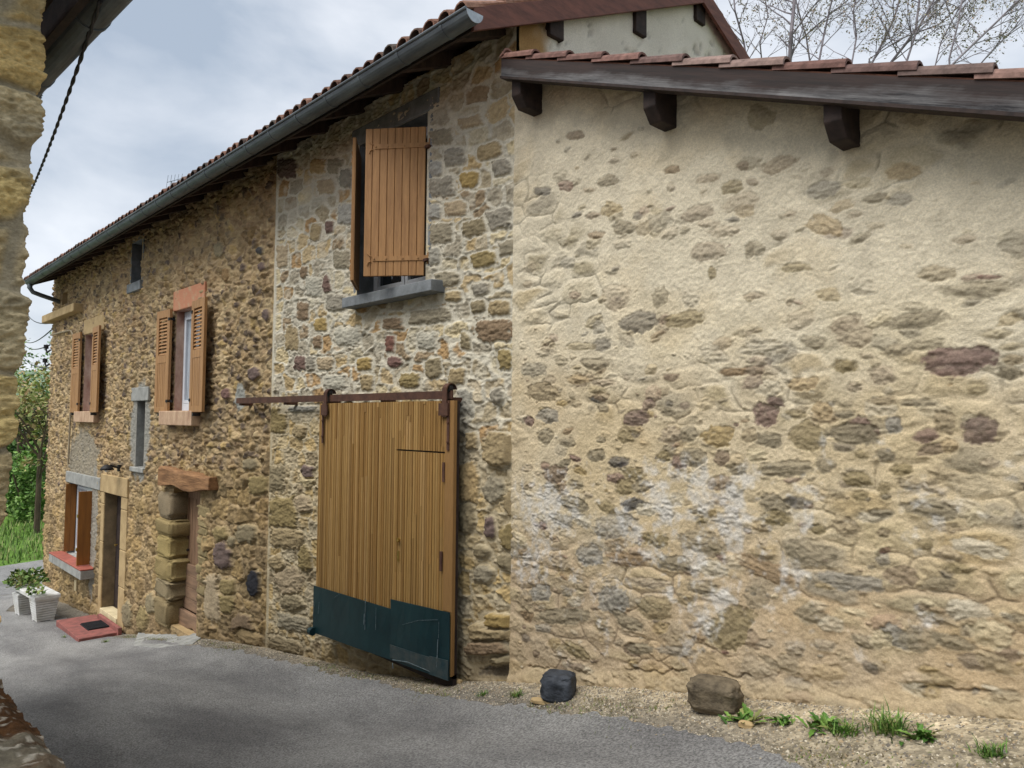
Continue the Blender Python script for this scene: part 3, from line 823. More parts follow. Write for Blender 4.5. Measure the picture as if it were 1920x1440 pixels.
slab('slit_lintel', M['conc'], o[0] - 0.20, o[1] + 0.20, o[3] + 0.002, o[3] + 0.20, -0.034, 0.1, house)
slab('slit_sill', M['conc'], o[0] - 0.12, o[1] + 0.12, o[2] - 0.07, o[2] - 0.002, -0.05, 0.1, house)
o = OPEN['attic']
slab('attic_sill', M['dconc'], o[0] - 0.04, o[1] + 0.1, o[2] - 0.14, o[2] - 0.002, -0.05, 0.1, house)
# stone shelf under the little niche by the corner
x0 = XL - 0.10; x1 = onY(143, 580, -0.12)[0]
zt = onY(143, 568, -0.12)[2]
slab('stone_shelf', M['sandst'], x0, x1, zt - 0.15, zt, -0.17, 0.1, house, bevel=0.015)

# ---- louvred shutters folded back on the wall
def louvre_shutter(x0, x1, z0, z1, y, ang, hinge_right):
    """leaf in the plane of the wall, swung by ang about its hinge edge"""
    wdt = x1 - x0; t = 0.035
    b = MB()
    zl0 = z0 + (z1 - z0) * 0.555; st_ = 0.085 * wdt / 0.45
    b.box(0, st_, -t, 0, 0, z1 - z0); b.box(wdt - st_, wdt, -t, 0, 0, z1 - z0)
    h = z1 - z0; lo = zl0 - z0
    b.box(st_, wdt - st_, -t, 0, h - 0.10, h); b.box(st_, wdt - st_, -t, 0, lo - 0.10, lo)
    b.box(st_, wdt - st_, -t, 0, 0, 0.07)
    npl = 5; pw = (wdt - 2 * st_) / npl
    for k in range(npl):
        b.box(st_ + k * pw + 0.004, st_ + (k + 1) * pw - 0.004, -t + 0.004, -0.006, 0.07, lo - 0.10)
    b.box(st_, wdt - st_, -0.012, -0.008, 0.07, lo - 0.1)
    nl = 11; pitch = (h - 0.10 - lo) / nl
    lv = MB()
    for k in range(nl):
        zc = lo + (k + 0.5) * pitch
        lv.prism([(st_, -t + 0.004, zc - pitch * 0.34), (st_, -t + 0.008, zc - pitch * 0.34 - 0.004), (st_, -0.004, zc + pitch * 0.2), (st_, -0.006, zc + pitch * 0.2 + 0.012)], (wdt - 2 * st_, 0, 0))
    px = wdt if hinge_right else 0.0
    hx = x1 if hinge_right else x0
    ca_, sa = math.cos(ang), math.sin(ang)
    def tr(m):
        m.v = [(hx + (p[0] - px) * ca_ - p[1] * sa, y + (p[0] - px) * sa + p[1] * ca_, z0 + p[2]) for p in m.v]
    tr(b); tr(lv)
    s_ = b.build('shutter', M['shutter'], house, bevel=0.003)
    lv.build('louvres', M['shutter'], s_)
    for zz in (0.13, h - 0.15):
        hb = MB(); hb.box(px - 0.05 if hinge_right else px, px if hinge_right else px + 0.05, -t - 0.008, 0.03, zz, zz + 0.035)
        tr(hb); hb.build('hinge', M['blackiron'], s_)
    hb = MB(); hb.box(wdt * 0.5 - .02, wdt * 0.5 + .02, -t - 0.03, 0.02, -0.05, -0.01)
    tr(hb); hb.build('shutter_stop', M['blackiron'], s_)
    return s_
for key, l0, l1, r0, r1, dz0, dz1 in (('left_upper', 144, 158, 181, 196, -0.02, 0.05), ('mid_upper', 302, 326, 369, 395, -0.02, 0.03)):
    o = OPEN[key]
    xa = W(l0, 680)[0]; xb = W(l1, 680)[0]
    louvre_shutter(o[0] - 0.47, o[0] - 0.01, o[2] + dz0, o[3] + dz1, -0.05, R(2), True)
    louvre_shutter(o[1] + 0.01, o[1] + 0.49, o[2] + dz0, o[3] + dz1, -0.075, R(-3), False)
# ---- loft leaves standing ajar
def plank_leaf(hx, z0, z1, width, ang, right):
    b = MB(); t = 0.03; n = 8; pw = width / n
    sgn = -1 if right else 1
    d = np.array((sgn * math.cos(ang), -math.sin(ang), 0.0))            # from the hinge to the free edge
    nrm = np.array((-d[1], d[0], 0)) * (1 if not right else -1)          # towards the room
    if nrm[1] < 0: nrm = -nrm
    o0 = np.array((hx, -0.015, z0))
    for k in range(n):
        b.bar(o0 + d * (k * pw + 0.003) + nrm * 0.0, d * (pw - 0.006), nrm * t, (0, 0, z1 - z0))
    b.bar(o0 + d * 0.002 + nrm * 0.008, d * (width - 0.004), nrm * (t - 0.014), (0, 0, z1 - z0 - 0.001))
    s_ = b.build('shutter', M['shutter'], house, bevel=0.003)
    for zz in (z0 + 0.12, z1 - 0.17):
        hb = MB()
        hb.bar(o0 - d * 0.03 + nrm * (-0.007) + np.array((0, 0, zz - z0)), d * (width * 0.90), nrm * 0.006, (0, 0, 0.038))
        e = o0 + d * (width * 0.87) + nrm * (-0.005) + np.array((0, 0, zz - z0))
        hb.tube([e, e + d * 0.025 + np.array((0, 0, -0.012)), e + d * 0.03 + np.array((0, 0, -0.035))], 0.006, 6)
        hb.tube([e + np.array((0, 0, .038)), e + d * 0.02 + np.array((0, 0, 0.05)), e + d * 0.03 + np.array((0, 0, 0.06))], 0.005, 6)
        for q in (0.1, 0.35, 0.62, 0.82):
            cpt = o0 + d * (width * q) + nrm * (-0.008) + np.array((0, 0, zz - z0 + 0.019))
            hb.tube([cpt, cpt - nrm * 0.005], 0.008, 6)
        hb.tube([o0 - d * 0.035 + np.array((0, 0, zz - z0 - 0.03)), o0 - d * 0.035 + np.array((0, 0, zz - z0 + 0.07))], 0.012, 8)
        hb.build('strap_hinge', M['shutter'] if True else M['rust'], s_)
    for zz in (z0 + 0.12, z1 - 0.17):
        hb = MB(); hb.bar(np.array((hx - sgn * 0.005, -0.03, zz - 0.012)), (-sgn * 0.05, 0, 0), (0, 0.05, 0), (0, 0, 0.02))
        hb.build('pintle', M['rust'], s_)
o = OPEN['loft']
zb = onY(795, 517, 0)[2]; zt = onY(799, 239, 0)[2]
plank_leaf(o[1] - 0.005, zb, zt, 0.50, R(39), True)
plank_leaf(o[0] + 0.005, zb, zt, 0.495, R(37), False)
# ---- ground-floor window leaves
o = OPEN['ground_win']
b = MB()
for k in range(2):
    b.box(o[0] + 0.004, o[0] + 0.034, -0.06 + k * 0.085, 0.02 + k * 0.085, o[2] + 0.03, o[3] - 0.03)
b.box(o[0] + 0.01, o[0] + 0.03, -0.06, 0.11, o[2] + 0.04, o[3] - 0.04)
s_ = b.build('shutter', M['brownshutter'], house, 'brown leaf folded against the reveal', bevel=0.003)
for zz in (0.15, 0.62, 1.0):
    hb = MB(); hb.box(o[0] + 0.0, o[0] + 0.04, -0.045, -0.031, o[2] + zz * 0.95, o[2] + zz * 0.95 + 0.05)
    hb.build('hinge', M['brownshutter'], s_)
b = MB()
xr = o[1] - 0.01
b.box(xr, xr + 0.034, -0.20, 0.10, o[2] + 0.01, o[3] - 0.05)
s_ = b.build('shutter', M['brownshutter'], house, 'brown leaf standing out from the wall', bevel=0.003)
for zz in (0.25, 0.8):
    hb = MB(); hb.box(xr - 0.004, xr + 0.038, -0.215, -0.201, o[2] + zz, o[2] + zz + 0.05)
    hb.build('hinge', M['brass'], s_)

# ---- entrance door in its sandstone frame
o = OPEN['entrance']
b = MB()
jw = 0.30
for (xa, xb) in ((o[0] - jw * 0.55, o[0] - 0.001), (o[1] + 0.001, o[1] + jw)):
    zz = o[2] - 0.12
    for hh in (0.62, 0.55, 0.6, 0.40):
        zt_ = min(zz + hh, o[3])
        b.box(xa, xb, -0.020, 0.16, zz + 0.003, zt_ - 0.003); zz = zt_
b.box(o[0] - jw * 0.7, o[1] + jw * 1.0, -0.03, 0.16, o[3] + 0.003, o[3] + 0.29)
dr = b.build('door_surround', M['sandst'], house, bevel=0.012)
b = MB(); b.box(o[0] + 0.002, o[1] - 0.002, 0.175, 0.225, o[2] + 0.01, o[3])
for k in range(4):
    b.box(o[0] + 0.10, o[1] - 0.10, 0.16, 0.175, o[2] + 0.12 + k * 0.48, o[2] + 0.52 + k * 0.48)
dd = b.build('entrance_door', M['darkwood'], house, 'dark brown door set deep in its frame')
hb = MB(); hb.tube([(o[0] + 0.12, 0.17, o[2] + 1.0), (o[0] + 0.12, 0.125, o[2] + 1.0), (o[0] + 0.22, 0.115, o[2] + 1.0)], 0.011, 8)
hb.build('handle', M['brass'], dd)
slab('threshold', M['cream'], o[0] + 0.002, o[1] - 0.002, -0.02, 0.46, o[2] - 0.06, o[2] + 0.008, house) if False else None
b = MB(); b.box(o[0] + 0.003, o[1] - 0.003, -0.03, 0.158, o[2] - 0.10, o[2] + 0.012); b.build('threshold', M['cream'], house, 'cream threshold slab', bevel=0.006)
# ---- cellar door
o = OPEN['cellar']
b = MB(); dx = (o[1] - o[0]); y0 = 0.17
b.box(o[0] + 0.004, o[0] + 0.06, y0, y0 + 0.05, o[2] + 0.25, o[3] - 0.0)
npl = 7
zmid = o[2] + 0.78
for k in range(npl):
    xa = o[0] + 0.06 + k * (dx - 0.064) / npl
    b.box(xa + 0.003, xa + (dx - 0.064) / npl - 0.003, y0 + 0.012, y0 + 0.04, zmid, o[3] - 0.14)
b.box(o[0] + 0.06, o[1], y0, y0 + 0.045, o[3] - 0.14, o[3])
cdr = b.build('cellar_door', M['olddoor'], house, 'low old wooden cellar door', bevel=0.004)
b = MB()
for k in range(4):
    za = o[2] + 0.20 + k * 0.145
    b.box(o[0] + 0.005, o[1], y0 - 0.02, y0 + 0.035, za + 0.002, za + 0.142)
b.build('lower_boards', M['olddoorh'], cdr, bevel=0.005)
b = MB()
zb0 = o[2] - 0.06
b.prism([(o[0] - 0.10, y0 - 0.075, zb0 + 0.05), (o[0] + 0.25, y0 - 0.075, zb0 + 0.03), (o[0] + 0.5, y0 - 0.075, zb0 + 0.09), (o[1] + 0.0, y0 - 0.075, zb0 - 0.02), (o[1] + 0.0, y0 - 0.075, zb0 + 0.25), (o[0] - 0.04, y0 - 0.075, zb0 + 0.26)], (0, 0.05, 0))
b.build('weather_board', M['olddoorh'], cdr, 'worn lowest board with a gnawed edge', bevel=0.006)
b = MB(); b.box(o[0], o[1], 0.3, 0.33, o[2], o[3]); b.build('door_back', M['inside'], cdr)
b = MB(); b.tube([(o[0] + 0.10, y0 + 0.01, o[2] + 0.95), (o[0] + 0.10, y0 - 0.02, o[2] + 0.95)], 0.014, 8); b.build('handle', M['blackiron'], cdr)
# oak lintel, hewn
xa = W(300, 915, -0.08)[0]; xb = W(395, 918, -0.08)[0]
n = 14; b = MB(); ring = []
for i in range(n + 1):
    q = i / n; x = xa + (xb - xa) * q
    zc = o[3] + 0.135 + 0.03 * math.sin(q * 7) * 0.4; h = 0.115 + 0.015 * math.sin(q * 11 + 1) - 0.03 * q * q
    d = -0.115 + 0.015 * math.sin(q * 9)
    ring += [(x, d, zc - h), (x, 0.2, zc - h), (x, 0.2, zc + h), (x, d + 0.02, zc + h), (x, d, zc + h * 0.7)]
fs = [(i * 5 + k, i * 5 + (k + 1) % 5, (i + 1) * 5 + (k + 1) % 5, (i + 1) * 5 + k) for i in range(n) for k in range(5)]
b.add(ring, fs + [(4, 3, 2, 1, 0), tuple(n * 5 + k for k in range(5))])
b.build('wooden_lintel', M['oldbeam'], house, 'thick old timber lintel over the cellar door', bevel=0.008)
# stone jamb of the cellar door: a stack of eroded blocks
def rock_block(cx, cy, cz, sx, sy, sz, seed, b, nu=22, nv=14, colr=(166, 140, 88), pw=5.0):
    th = np.linspace(0, 2 * math.pi, nu, endpoint=False); ph = np.linspace(-math.pi / 2, math.pi / 2, nv)
    T, Pp = np.meshgrid(th, ph)
    def sp(a, e): return np.sign(a) * np.abs(a) ** e
    ex = 2 / pw
    x = sp(np.cos(T), ex) * sp(np.cos(Pp), ex); y = sp(np.sin(T), ex) * sp(np.cos(Pp), ex); z = sp(np.sin(Pp), ex)
    nz = fbm(x * 1.1 + seed * 3.1 + z * 1.7, y * 1.1 - seed + z * 2.6, 4, seed) - 0.5
    lay = (vn(z * 5 + seed + x * .4, y * 0.6 + seed, seed + 3) - 0.5)
    n2 = fbm(x * 4.5 + seed, (z * 5.5 + y * 2.0) - seed, 4, seed + 9) - 0.5
    n3 = fbm(y * 4.5 - seed, (z * 6.5 + x * 2.0) + seed, 4, seed + 11) - 0.5
    n4 = fbm(x * 9 + seed + z * 7, y * 9 - z * 13, 3, seed + 13) - 0.5
    k = 1 + 0.22 * nz + 0.12 * lay + 0.16 * n2 + 0.16 * n3 + 0.12 * n4
    vs_ = [(cx + sx * a * q, cy + sy * c_ * q, cz + sz * d) for a, c_, d, q in zip(x.ravel(), y.ravel(), z.ravel(), k.ravel())]
    fs_ = [(j * nu + i, j * nu + (i + 1) % nu, (j + 1) * nu + (i + 1) % nu, (j + 1) * nu + i) for j in range(nv - 1) for i in range(nu)]
    b.cur = tuple(lin(colr))
    b.add(vs_, fs_)
b = MB()
zz = o[2] - 0.05
cols = [(138, 122, 90), (140, 126, 98), (152, 134, 92), (156, 138, 92), (150, 132, 92), (136, 122, 98)]
hh = [0.36, 0.24, 0.29, 0.28, 0.22, 0.36]
for i, h in enumerate(hh):
    ww = 0.24 + 0.09 * ((i * 37) % 5) / 5
    rock_block(o[0] - 0.20, 0.15, zz + h / 2, ww, 0.21, h * 0.53, 10 + i, b, 60, 36, cols[i], 7.0)
    zz += h
b.build('door_jamb', M['nearstone'], house, 'eroded yellow stone blocks stacked as a jamb', smooth=True, col=True)
b = MB()
zz = o[2] + 0.55
for i, h in enumerate([0.14, 0.1, 0.12, 0.1, 0.13, 0.12, 0.1, 0.12, 0.14]):
    rock_block(o[1] + 0.13, 0.12, zz + h / 2, 0.14 + 0.03 * ((i * 31) % 3), 0.14, h * 0.52, 40 + i, b, 40, 18, (150, 134, 98), 6.0)
    zz += h
b.build('door_jamb', M['nearstone'], house, 'thin flat yellow stones stacked as a jamb', smooth=True, col=True)

# ------------------------------------------------------------------ sliding door on its rail
DY = -0.14
def D(px, py, y=DY): return np.array(W(px, py, y))
tl, tr, bl, br = D(604, 755), D(858, 752), D(584, 1183), D(850, 1277)
dx0 = (tl[0] + bl[0]) / 2; dx1 = (tr[0] + br[0]) / 2
dz1 = (tl[1] + tr[1]) / 2
dx1 -= 0.03
def dbot(x): return bl[1] + (br[1] - bl[1]) * (x - dx0) / (dx1 - dx0)
kp0 = D(587, 1096)[1]; kp1 = D(735, 1141)[1]
kq0 = D(737, 1123)[1]; kq1 = D(850, 1149)[1]
xw = D(736, 1130)[0]                                 # where the two kick sheets meet
wt = D(790, 846)[1]                                  # head of the wicket
xwl = D(748, 845)[0]; xwr = D(835, 848)[0]; xwr2 = D(830, 1100)[0]
xw_r = (xwr + xwr2) / 2
b = MB(); n = 62; pw = (dx1 - dx0) / n
wood = [(154, 121, 70), (146, 112, 62), (160, 127, 76), (138, 104, 56), (152, 117, 66), (168, 134, 84), (144, 111, 64)]
rs = random.Random(5)
wicket = MB()
for k in range(n):
    xa = dx0 + k * pw; xb = xa + pw
    mid = (xa + xb) / 2
    tgt_list = [(b, dbot(mid) + 0.02, dz1)]
    if xw < mid < xw_r:
        tgt_list = [(wicket, dbot(mid) + 0.02, wt - 0.006), (b, wt + 0.006, dz1)]
    for m, za, zb in tgt_list:
        cuts = [za, zb]
        for q in range(rs.choice([0, 0, 1, 1, 2])):
            cuts.append(za + (zb - za) * rs.random())
        cuts.sort()
        for c0, c1 in zip(cuts[:-1], cuts[1:]):
            cw = lin(rs.choice(wood)) * rs.uniform(0.92, 1.08)
            m.cur = tuple(cw)
            yo = DY + rs.uniform(-0.003, 0.003)
            g = 0.0035
            # a slat with a rounded nose
            m.prism([(xa + g, yo + 0.022, c0), (xa + g, yo + 0.006, c0), (xa + pw * 0.3, yo, c0), (xb - pw * 0.3, yo, c0), (xb - g, yo + 0.006, c0), (xb - g, yo + 0.022, c0)], (0, 0, c1 - c0 - 0.001))
sd_ = b.build('sliding_door', M['slat'], house, 'large sliding door of narrow varnished slats', col=True)
wk = wicket.build('wicket_door', M['slat'], sd_, 'small hinged door cut into the large one', col=True)
b = MB(); b.box(dx0, dx1, DY + 0.0225, DY + 0.05, max(dbot(dx0), dbot(dx1)) , dz1 - .002)
b.prism([(dx0, DY + 0.0225, dbot(dx0) + .03), (dx1, DY + 0.0225, dbot(dx1) + .03), (dx1, DY + 0.0225, dbot(dx0)), ], (0, 0.025, 0)); b.build('door_backing', M['darkwood'], sd_)
b = MB()
b.cur = tuple(lin((140, 106, 64)))
xs0 = xw_r + 0.012
b.box(xs0, dx1, DY - 0.008, DY - 0.001, kq1, dz1); b.box(dx1 + 0.001, dx1 + 0.008, DY - 0.008, DY + 0.02, dbot(dx1) + 0.03, dz1)
b.build('door_stile', M['slat'], sd_, col=True)
def kick(xa, xb, za, zb, name, y, parent, mat):
    m = MB(); nn = 8; ring = []
    for i in range(nn + 1):
        q = i / nn; x = xa + (xb - xa) * q
        bul = 0.006 * math.sin(q * math.pi * 2.3 + xa)
        ring += [(x, y + bul * 0.5, dbot(x)), (x, y + bul, (dbot(x) + za) / 2), (x, y, za + (zb - za) * q), (x, y + 0.006, za + (zb - za) * q), (x, y + 0.006, dbot(x))]
    m.add(ring, [(i * 5 + k, i * 5 + (k + 1) % 5, (i + 1) * 5 + (k + 1) % 5, (i + 1) * 5 + k) for i in range(nn) for k in range(5)] + [(4, 3, 2, 1, 0), tuple(nn * 5 + k for k in range(5))])
    return m.build(name, mat, parent)
k1 = kick(dx0 - 0.004, xw - 0.004, kp0, kp1, 'kick_plate', DY - 0.016, sd_, M['teal'])
k2 = kick(xw, dx1 - 0.002, kq0, kq1, 'kick_plate', DY - 0.020, sd_, M['teal'])
# worn lower rail of the small door, scratches and gouges in the paint
b = MB(); xm = xw_r - 0.12
b.prism([(xw + 0.012, DY - 0.026, dbot(xw) + 0.02), (xm, DY - 0.026, dbot(xm) + 0.02), (xm, DY - 0.026, dbot(xm) + 0.12), (xw + 0.012, DY - 0.026, dbot(xw) + 0.12)], (0, 0.005, 0))
b.prism([(xm, DY - 0.027, dbot(xm) + 0.0), (dx1 - .004, DY - 0.027, dbot(dx1) + 0.0), (dx1 - .004, DY - 0.027, dbot(dx1) + 0.14), (xm, DY - 0.027, dbot(xm) + 0.13)], (0, 0.005, 0))
b.build('worn_rail', M['mudmetal'], sd_)
b = MB()
def scr(p, q, w):
    a = np.array([D(*p)[0], DY - 0.0245, D(*p)[1]]); c = np.array([D(*q)[0], DY - 0.0245, D(*q)[1]])
    b = MB(); b.tube([a, c], w * 0.6, 5); b.build('scratch', M['scratch'], sd_)
for p, q, w in [((690, 1122), (689, 1180), .0035), ((688, 1150), (687, 1170), .005), ((594, 1128), (591, 1155), .0025), ((603, 1128), (601, 1150), .0025), ((710, 1138), (709, 1180), .002), ((826, 1198), (824, 1250), .005), ((828, 1165), (827, 1195), .002), ((760, 1170), (790, 1162), .0016), ((790, 1162), (826, 1161), .0016), ((741, 1236), (770, 1240), .006), ((770, 1240), (812, 1258), .005), ((741, 1242), (742, 1252), .006), ((630, 1120), (655, 1105), .0012)]:
    scr(p, q, w)
for (px_, z_) in ((834, 885), (829, 1052)):
    b = MB(); c = D(px_, z_); b.box(c[0] - 0.012, c[0] + 0.012, DY - 0.016, DY - 0.004, c[1] - 0.07, c[1] + 0.07)
    b.build('hinge', M['rust'], wk)
b = MB(); c = D(749, 1012); b.tube([(c[0], DY - 0.002, c[1]), (c[0], DY - 0.022, c[1])], 0.016, 10); b.tube([(c[0], DY - 0.02, c[1]), (c[0] + 0.03, DY - 0.03, c[1] - 0.006)], 0.006, 6)
b.build('handle', M['brass'], wk)
b = MB(); c = D(748, 1040); b.box(c[0] - 0.012, c[0] + 0.012, DY - 0.009, DY - 0.001, c[1] - 0.05, c[1] + 0.03); b.build('keyhole_plate', M['brass'], wk)
b = MB(); c = D(584, 1184); b.tube([(dx0 - 0.02, DY - 0.03, c[1] + 0.02), (dx0 + 0.03, DY - 0.03, c[1] + 0.02)], 0.035, 12)
b.build('corner_roller', M['teal'], sd_)
# flat iron rail with its brackets; two strap hangers with rollers hooked over it
ra, rb = D(448, 752, -0.10), D(850, 742, -0.10)
zr0, zr1 = D(448, 752, -0.10)[1], D(845, 741, -0.10)[1]
b = MB()
b.prism([(ra[0], -0.13, zr0 - 0.028), (rb[0] + .02, -0.13, zr1 - 0.028), (rb[0] + .02, -0.13, zr1 + 0.032), (ra[0], -0.13, zr0 + 0.032)], (0, 0.014, 0))
rl = b.build('door_rail', M['rust'], house, 'long flat rusty iron rail above the sliding door')
for q in (0.02, 0.30, 0.52, 0.76, 0.99):
    x = ra[0] + (rb[0] - ra[0]) * q; z = zr0 + (zr1 - zr0) * q
    b = MB(); b.box(x - 0.03, x + 0.03, -0.116, 0.03, z - 0.05, z - 0.015)
    b.build('rail_bracket', M['rust'], rl)
for px_, zs1 in ((614, 735), (838, 728)):
    x = D(px_, 745)[0]; q = (x - ra[0]) / (rb[0] - ra[0]); z = zr0 + (zr1 - zr0) * q
    b = MB()
    b.box(x - 0.026, x + 0.026, DY - 0.026, DY - 0.018, z - 0.16, z + 0.05)
    b.box(x - 0.06, x + 0.045, DY - 0.030, DY - 0.0185, z - 0.15, z - 0.06)
    n = 9; arc = []
    for k in range(n + 1):
        a = math.pi * k / n
        arc.append((-0.026 - math.cos(a) * 0.044, 0.045 + math.sin(a) * 0.042))
    for (p, q_) in zip(arc[:-1], arc[1:]):
        b.hexa([(x - .026, DY + 0.048 + p[0], z + p[1]), (x + .026, DY + 0.048 + p[0], z + p[1]), (x + .026, DY + 0.056 + p[0], z + p[1] - .004), (x - .026, DY + 0.056 + p[0], z + p[1] - .004),
                (x - .026, DY + 0.048 + q_[0], z + q_[1]), (x + .026, DY + 0.048 + q_[0], z + q_[1]), (x + .026, DY + 0.056 + q_[0], z + q_[1] - .004), (x - .026, DY + 0.056 + q_[0], z + q_[1] - .004)])
    h_ = b.build('rail_hanger', M['rust'], sd_)
    b = MB(); b.tube([(x, -0.138, z + 0.048), (x, -0.105, z + 0.048)], 0.030, 16); b.build('roller', M['blackiron'], h_)
    b = MB(); xx = x + (0.035 if px_ > 700 else -0.05)
    b.box(xx - 0.012, xx + 0.012, DY - 0.017, DY - 0.009, z - 0.40, z - 0.04)
    for q in (0.1, 0.2, 0.34):
        b.tube([(xx, DY - 0.017, z - q), (xx, DY - 0.024, z - q)], 0.009, 8)
    b.build('hanger_strap', M['rust'], h_)
# dark room wall behind the door gap
# ------------------------------------------------------------------ main roof
XV = onY(895, 20, -OV)[0]                      # verge on the right
XLV = W(56, 520, -OV)[0] - 0.1                 # verge on the left
def half_tile(b, x, y0, z0, y1, z1, r0, r1, t=0.012, seg=7, axis='y'):
    """upturned half-round tile from its lower end 0 to its upper end 1"""
    ring = []
    for (yy, zz, rr) in ((y0, z0, r0), (y1, z1, r1)):
        for rad in (rr, rr - t):
            for k in range(seg + 1):
                a = math.pi * k / seg
                p = (-math.cos(a) * rad, math.sin(a) * rad)
                ring.append((x + p[0], yy, zz + p[1]) if axis == 'y' else (yy, x + p[0], zz + p[1]))
    n = seg + 1; f = []
    for k in range(seg):
        f.append((k, k + 1, 2 * n + k + 1, 2 * n + k))               # outside
        f.append((n + k + 1, n + k, 3 * n + k, 3 * n + k + 1))       # inside
        f.append((k + 1, k, n + k, n + k + 1))                       # lower end
    f += [(0, 2 * n, 3 * n, n), (seg, n + seg, 3 * n + seg, 2 * n + seg)]
    b.add(ring, f)
tilec = [(118, 88, 74), (128, 94, 78), (106, 84, 72), (136, 104, 88), (100, 84, 76), (120, 98, 86), (96, 86, 78)]
rs = random.Random(11)
b = MB(); pit = 0.158
ncol = int((XV - XLV) / pit); gauge = 0.36
for j in range(ncol + 1):
    x = XV - 0.07 - j * pit
    for side in (0, 1):
        nrow = int((YR + OV + 0.10) / gauge) + 1
        if side == 1: nrow = int((YBK - YR + .1) / gauge) + 1
        for i in range(nrow):
            if side == 0:
                ya = -OV - 0.10 + i * gauge; yb = min(ya + gauge + 0.06, YR + .02)
                za = zroof(0) + SL * ya + 0.012; zb = zroof(0) + SL * yb - 0.008
            else:
                ya = YBK + 0.1 - i * gauge; yb = max(ya - gauge - 0.06, YR - .02)
                za = zroof(ya) + 0.012; zb = zroof(max(yb, YR)) - 0.008
            cl = lin(rs.choice(tilec)) * rs.uniform(0.6, 0.95)
            b.cur = tuple(cl)
            jj = rs.uniform(-.006, .006)
            half_tile(b, x + jj, ya + rs.uniform(-.012, .012), za, yb, zb, 0.072, 0.062, seg=6)
# ridge tiles and the channel tiles below
for i in range(int((XV - XLV) / 0.36) + 1):
    b.cur = tuple(lin(rs.choice(tilec)) * rs.uniform(0.8, 1.1))
    xa = XV - i * 0.36
    half_tile(b, YR, xa, zroof(YR) + 0.05, xa - 0.40, zroof(YR) + 0.035, 0.11, 0.10, axis='x')
b.cur = tuple(lin((120, 84, 66)))
for s_ in (0, 1):
    ya, yb = (-OV - 0.06, YR) if s_ == 0 else (YBK + .06, YR)
    za = zroof(ya); zb = zroof(YR)
    b.hexa([(XLV, ya, za), (XV, ya, za), (XV, yb, zb), (XLV, yb, zb), (XLV, ya, za + .022), (XV, ya, za + .022), (XV, yb, zb + .022), (XLV, yb, zb + .022)])
rf = b.build('roof', M['tile'], house, 'weathered half-round clay tiles', col=True)
# eaves boards, rafters, fascia
b = MB()
za = zroof(-OV); 
b.hexa([(XLV, -OV, za - .03), (XV - .03, -OV, za - .03), (XV - .03, 0.2, za + SL * (OV + .2) - .03), (XLV, 0.2, za + SL * (OV + .2) - .03), (XLV, -OV, za - .004), (XV - .03, -OV, za - .004), (XV - .03, 0.2, za + SL * (OV + .2) - .004), (XLV, 0.2, za + SL * (OV + .2) - .004)])
b.build('eaves_boards', M['soffit'], house)
x = XV - 0.25
while x > XLV:
    b = MB()
    b.hexa([(x - .04, -OV + .04, za + SL * .04 - .13), (x + .04, -OV + .04, za + SL * .04 - .13), (x + .04, 0.1, za + SL * (OV + .1) - .15), (x - .04, 0.1, za + SL * (OV + .1) - .15),
            (x - .04, -OV + .04, za + SL * .04 - .031), (x + .04, -OV + .04, za + SL * .04 - .031), (x + .04, 0.1, za + SL * (OV + .1) - .031), (x - .04, 0.1, za + SL * (OV + .1) - .031)])
    b.build('rafter', M['soffit'], house)
    x -= 0.62
b = MB(); b.box(XLV, XV - 0.04, -OV - 0.022, -OV - 0.001, za - 0.15, za + 0.01); b.build('fascia_board', M['darkwood'], house)
# verge boards on the right gable
def bargeboard(x0, ya, yb, name, mat, depth=BD):
    m = MB()
    m.prism([(x0, ya, zroof(ya) - depth), (x0, yb, zroof(yb) - depth), (x0, yb, zroof(yb) + 0.012), (x0, ya, zroof(ya) + 0.012)], (0.028, 0, 0))
    return m.build(name, mat, house, bevel=0.003)
bargeboard(XV - 0.026, -OV - 0.03, YR - 0.002, 'bargeboard', M['redwood'])
bargeboard(XV - 0.026, YR + 0.002, YBK, 'bargeboard', M['redwood'])
b = MB()
for (ya, yb) in ((-OV, YR), (YR, YBK)):
    b.hexa([(XC - .02, ya, zroof(ya) - .03), (XV - .03, ya, zroof(ya) - .03), (XV - .03, yb, zroof(yb) - .03), (XC - .02, yb, zroof(yb) - .03), (XC - .02, ya, zroof(ya) - .002), (XV - .03, ya, zroof(ya) - .002), (XV - .03, yb, zroof(yb) - .002), (XC - .02, yb, zroof(yb) - .002)])
b.build('verge_boards', M['soffit'], house)
# plastered gable and its three purlin ends
nY, nZ = 150, 90
yy = np.linspace(0.02, YBK - 0.3, nY); tt = np.linspace(0, 1, nZ)
Ym, Tm = np.meshgrid(yy, tt)
ztop = np.vectorize(zroof)(yy) - 0.031
Zm = 2.6 + (ztop[None] - 2.6) * Tm
cut = sst(0.70, 0.8, fbm(Ym * 9 + Zm * 4, Zm * 13 - Ym * 3, 3, 81))
Hm = 0.018 * fbm(Ym * 5, Zm * 5, 4, 82) - 0.02 * cut + 0.01 * fbm(Ym * 25, Zm * 25, 3, 83)
Cm = lin((212, 206, 192))[None, None] * (0.80 + 0.4 * fbm(Ym * 3, Zm * 3, 4, 84))[..., None]
Cm = Cm * (1 - 0.35 * cut[..., None])
cs = sst(0.34, 0.2, Ym + 0.2 * (fbm(Ym * 6, Zm * 6, 3, 85) - .5))[..., None]
Cm = Cm * (1 - cs) + lin((150, 118, 76)) * (0.7 + 0.6 * fbm(Ym * 8, Zm * 8, 3, 86))[..., None] * cs
grid_mesh('gable_wall', np.stack([XC + Hm, Ym, Zm], -1), Cm, np.ones((nZ - 1, nY - 1), bool), M['render'], house, 'grey plastered gable')
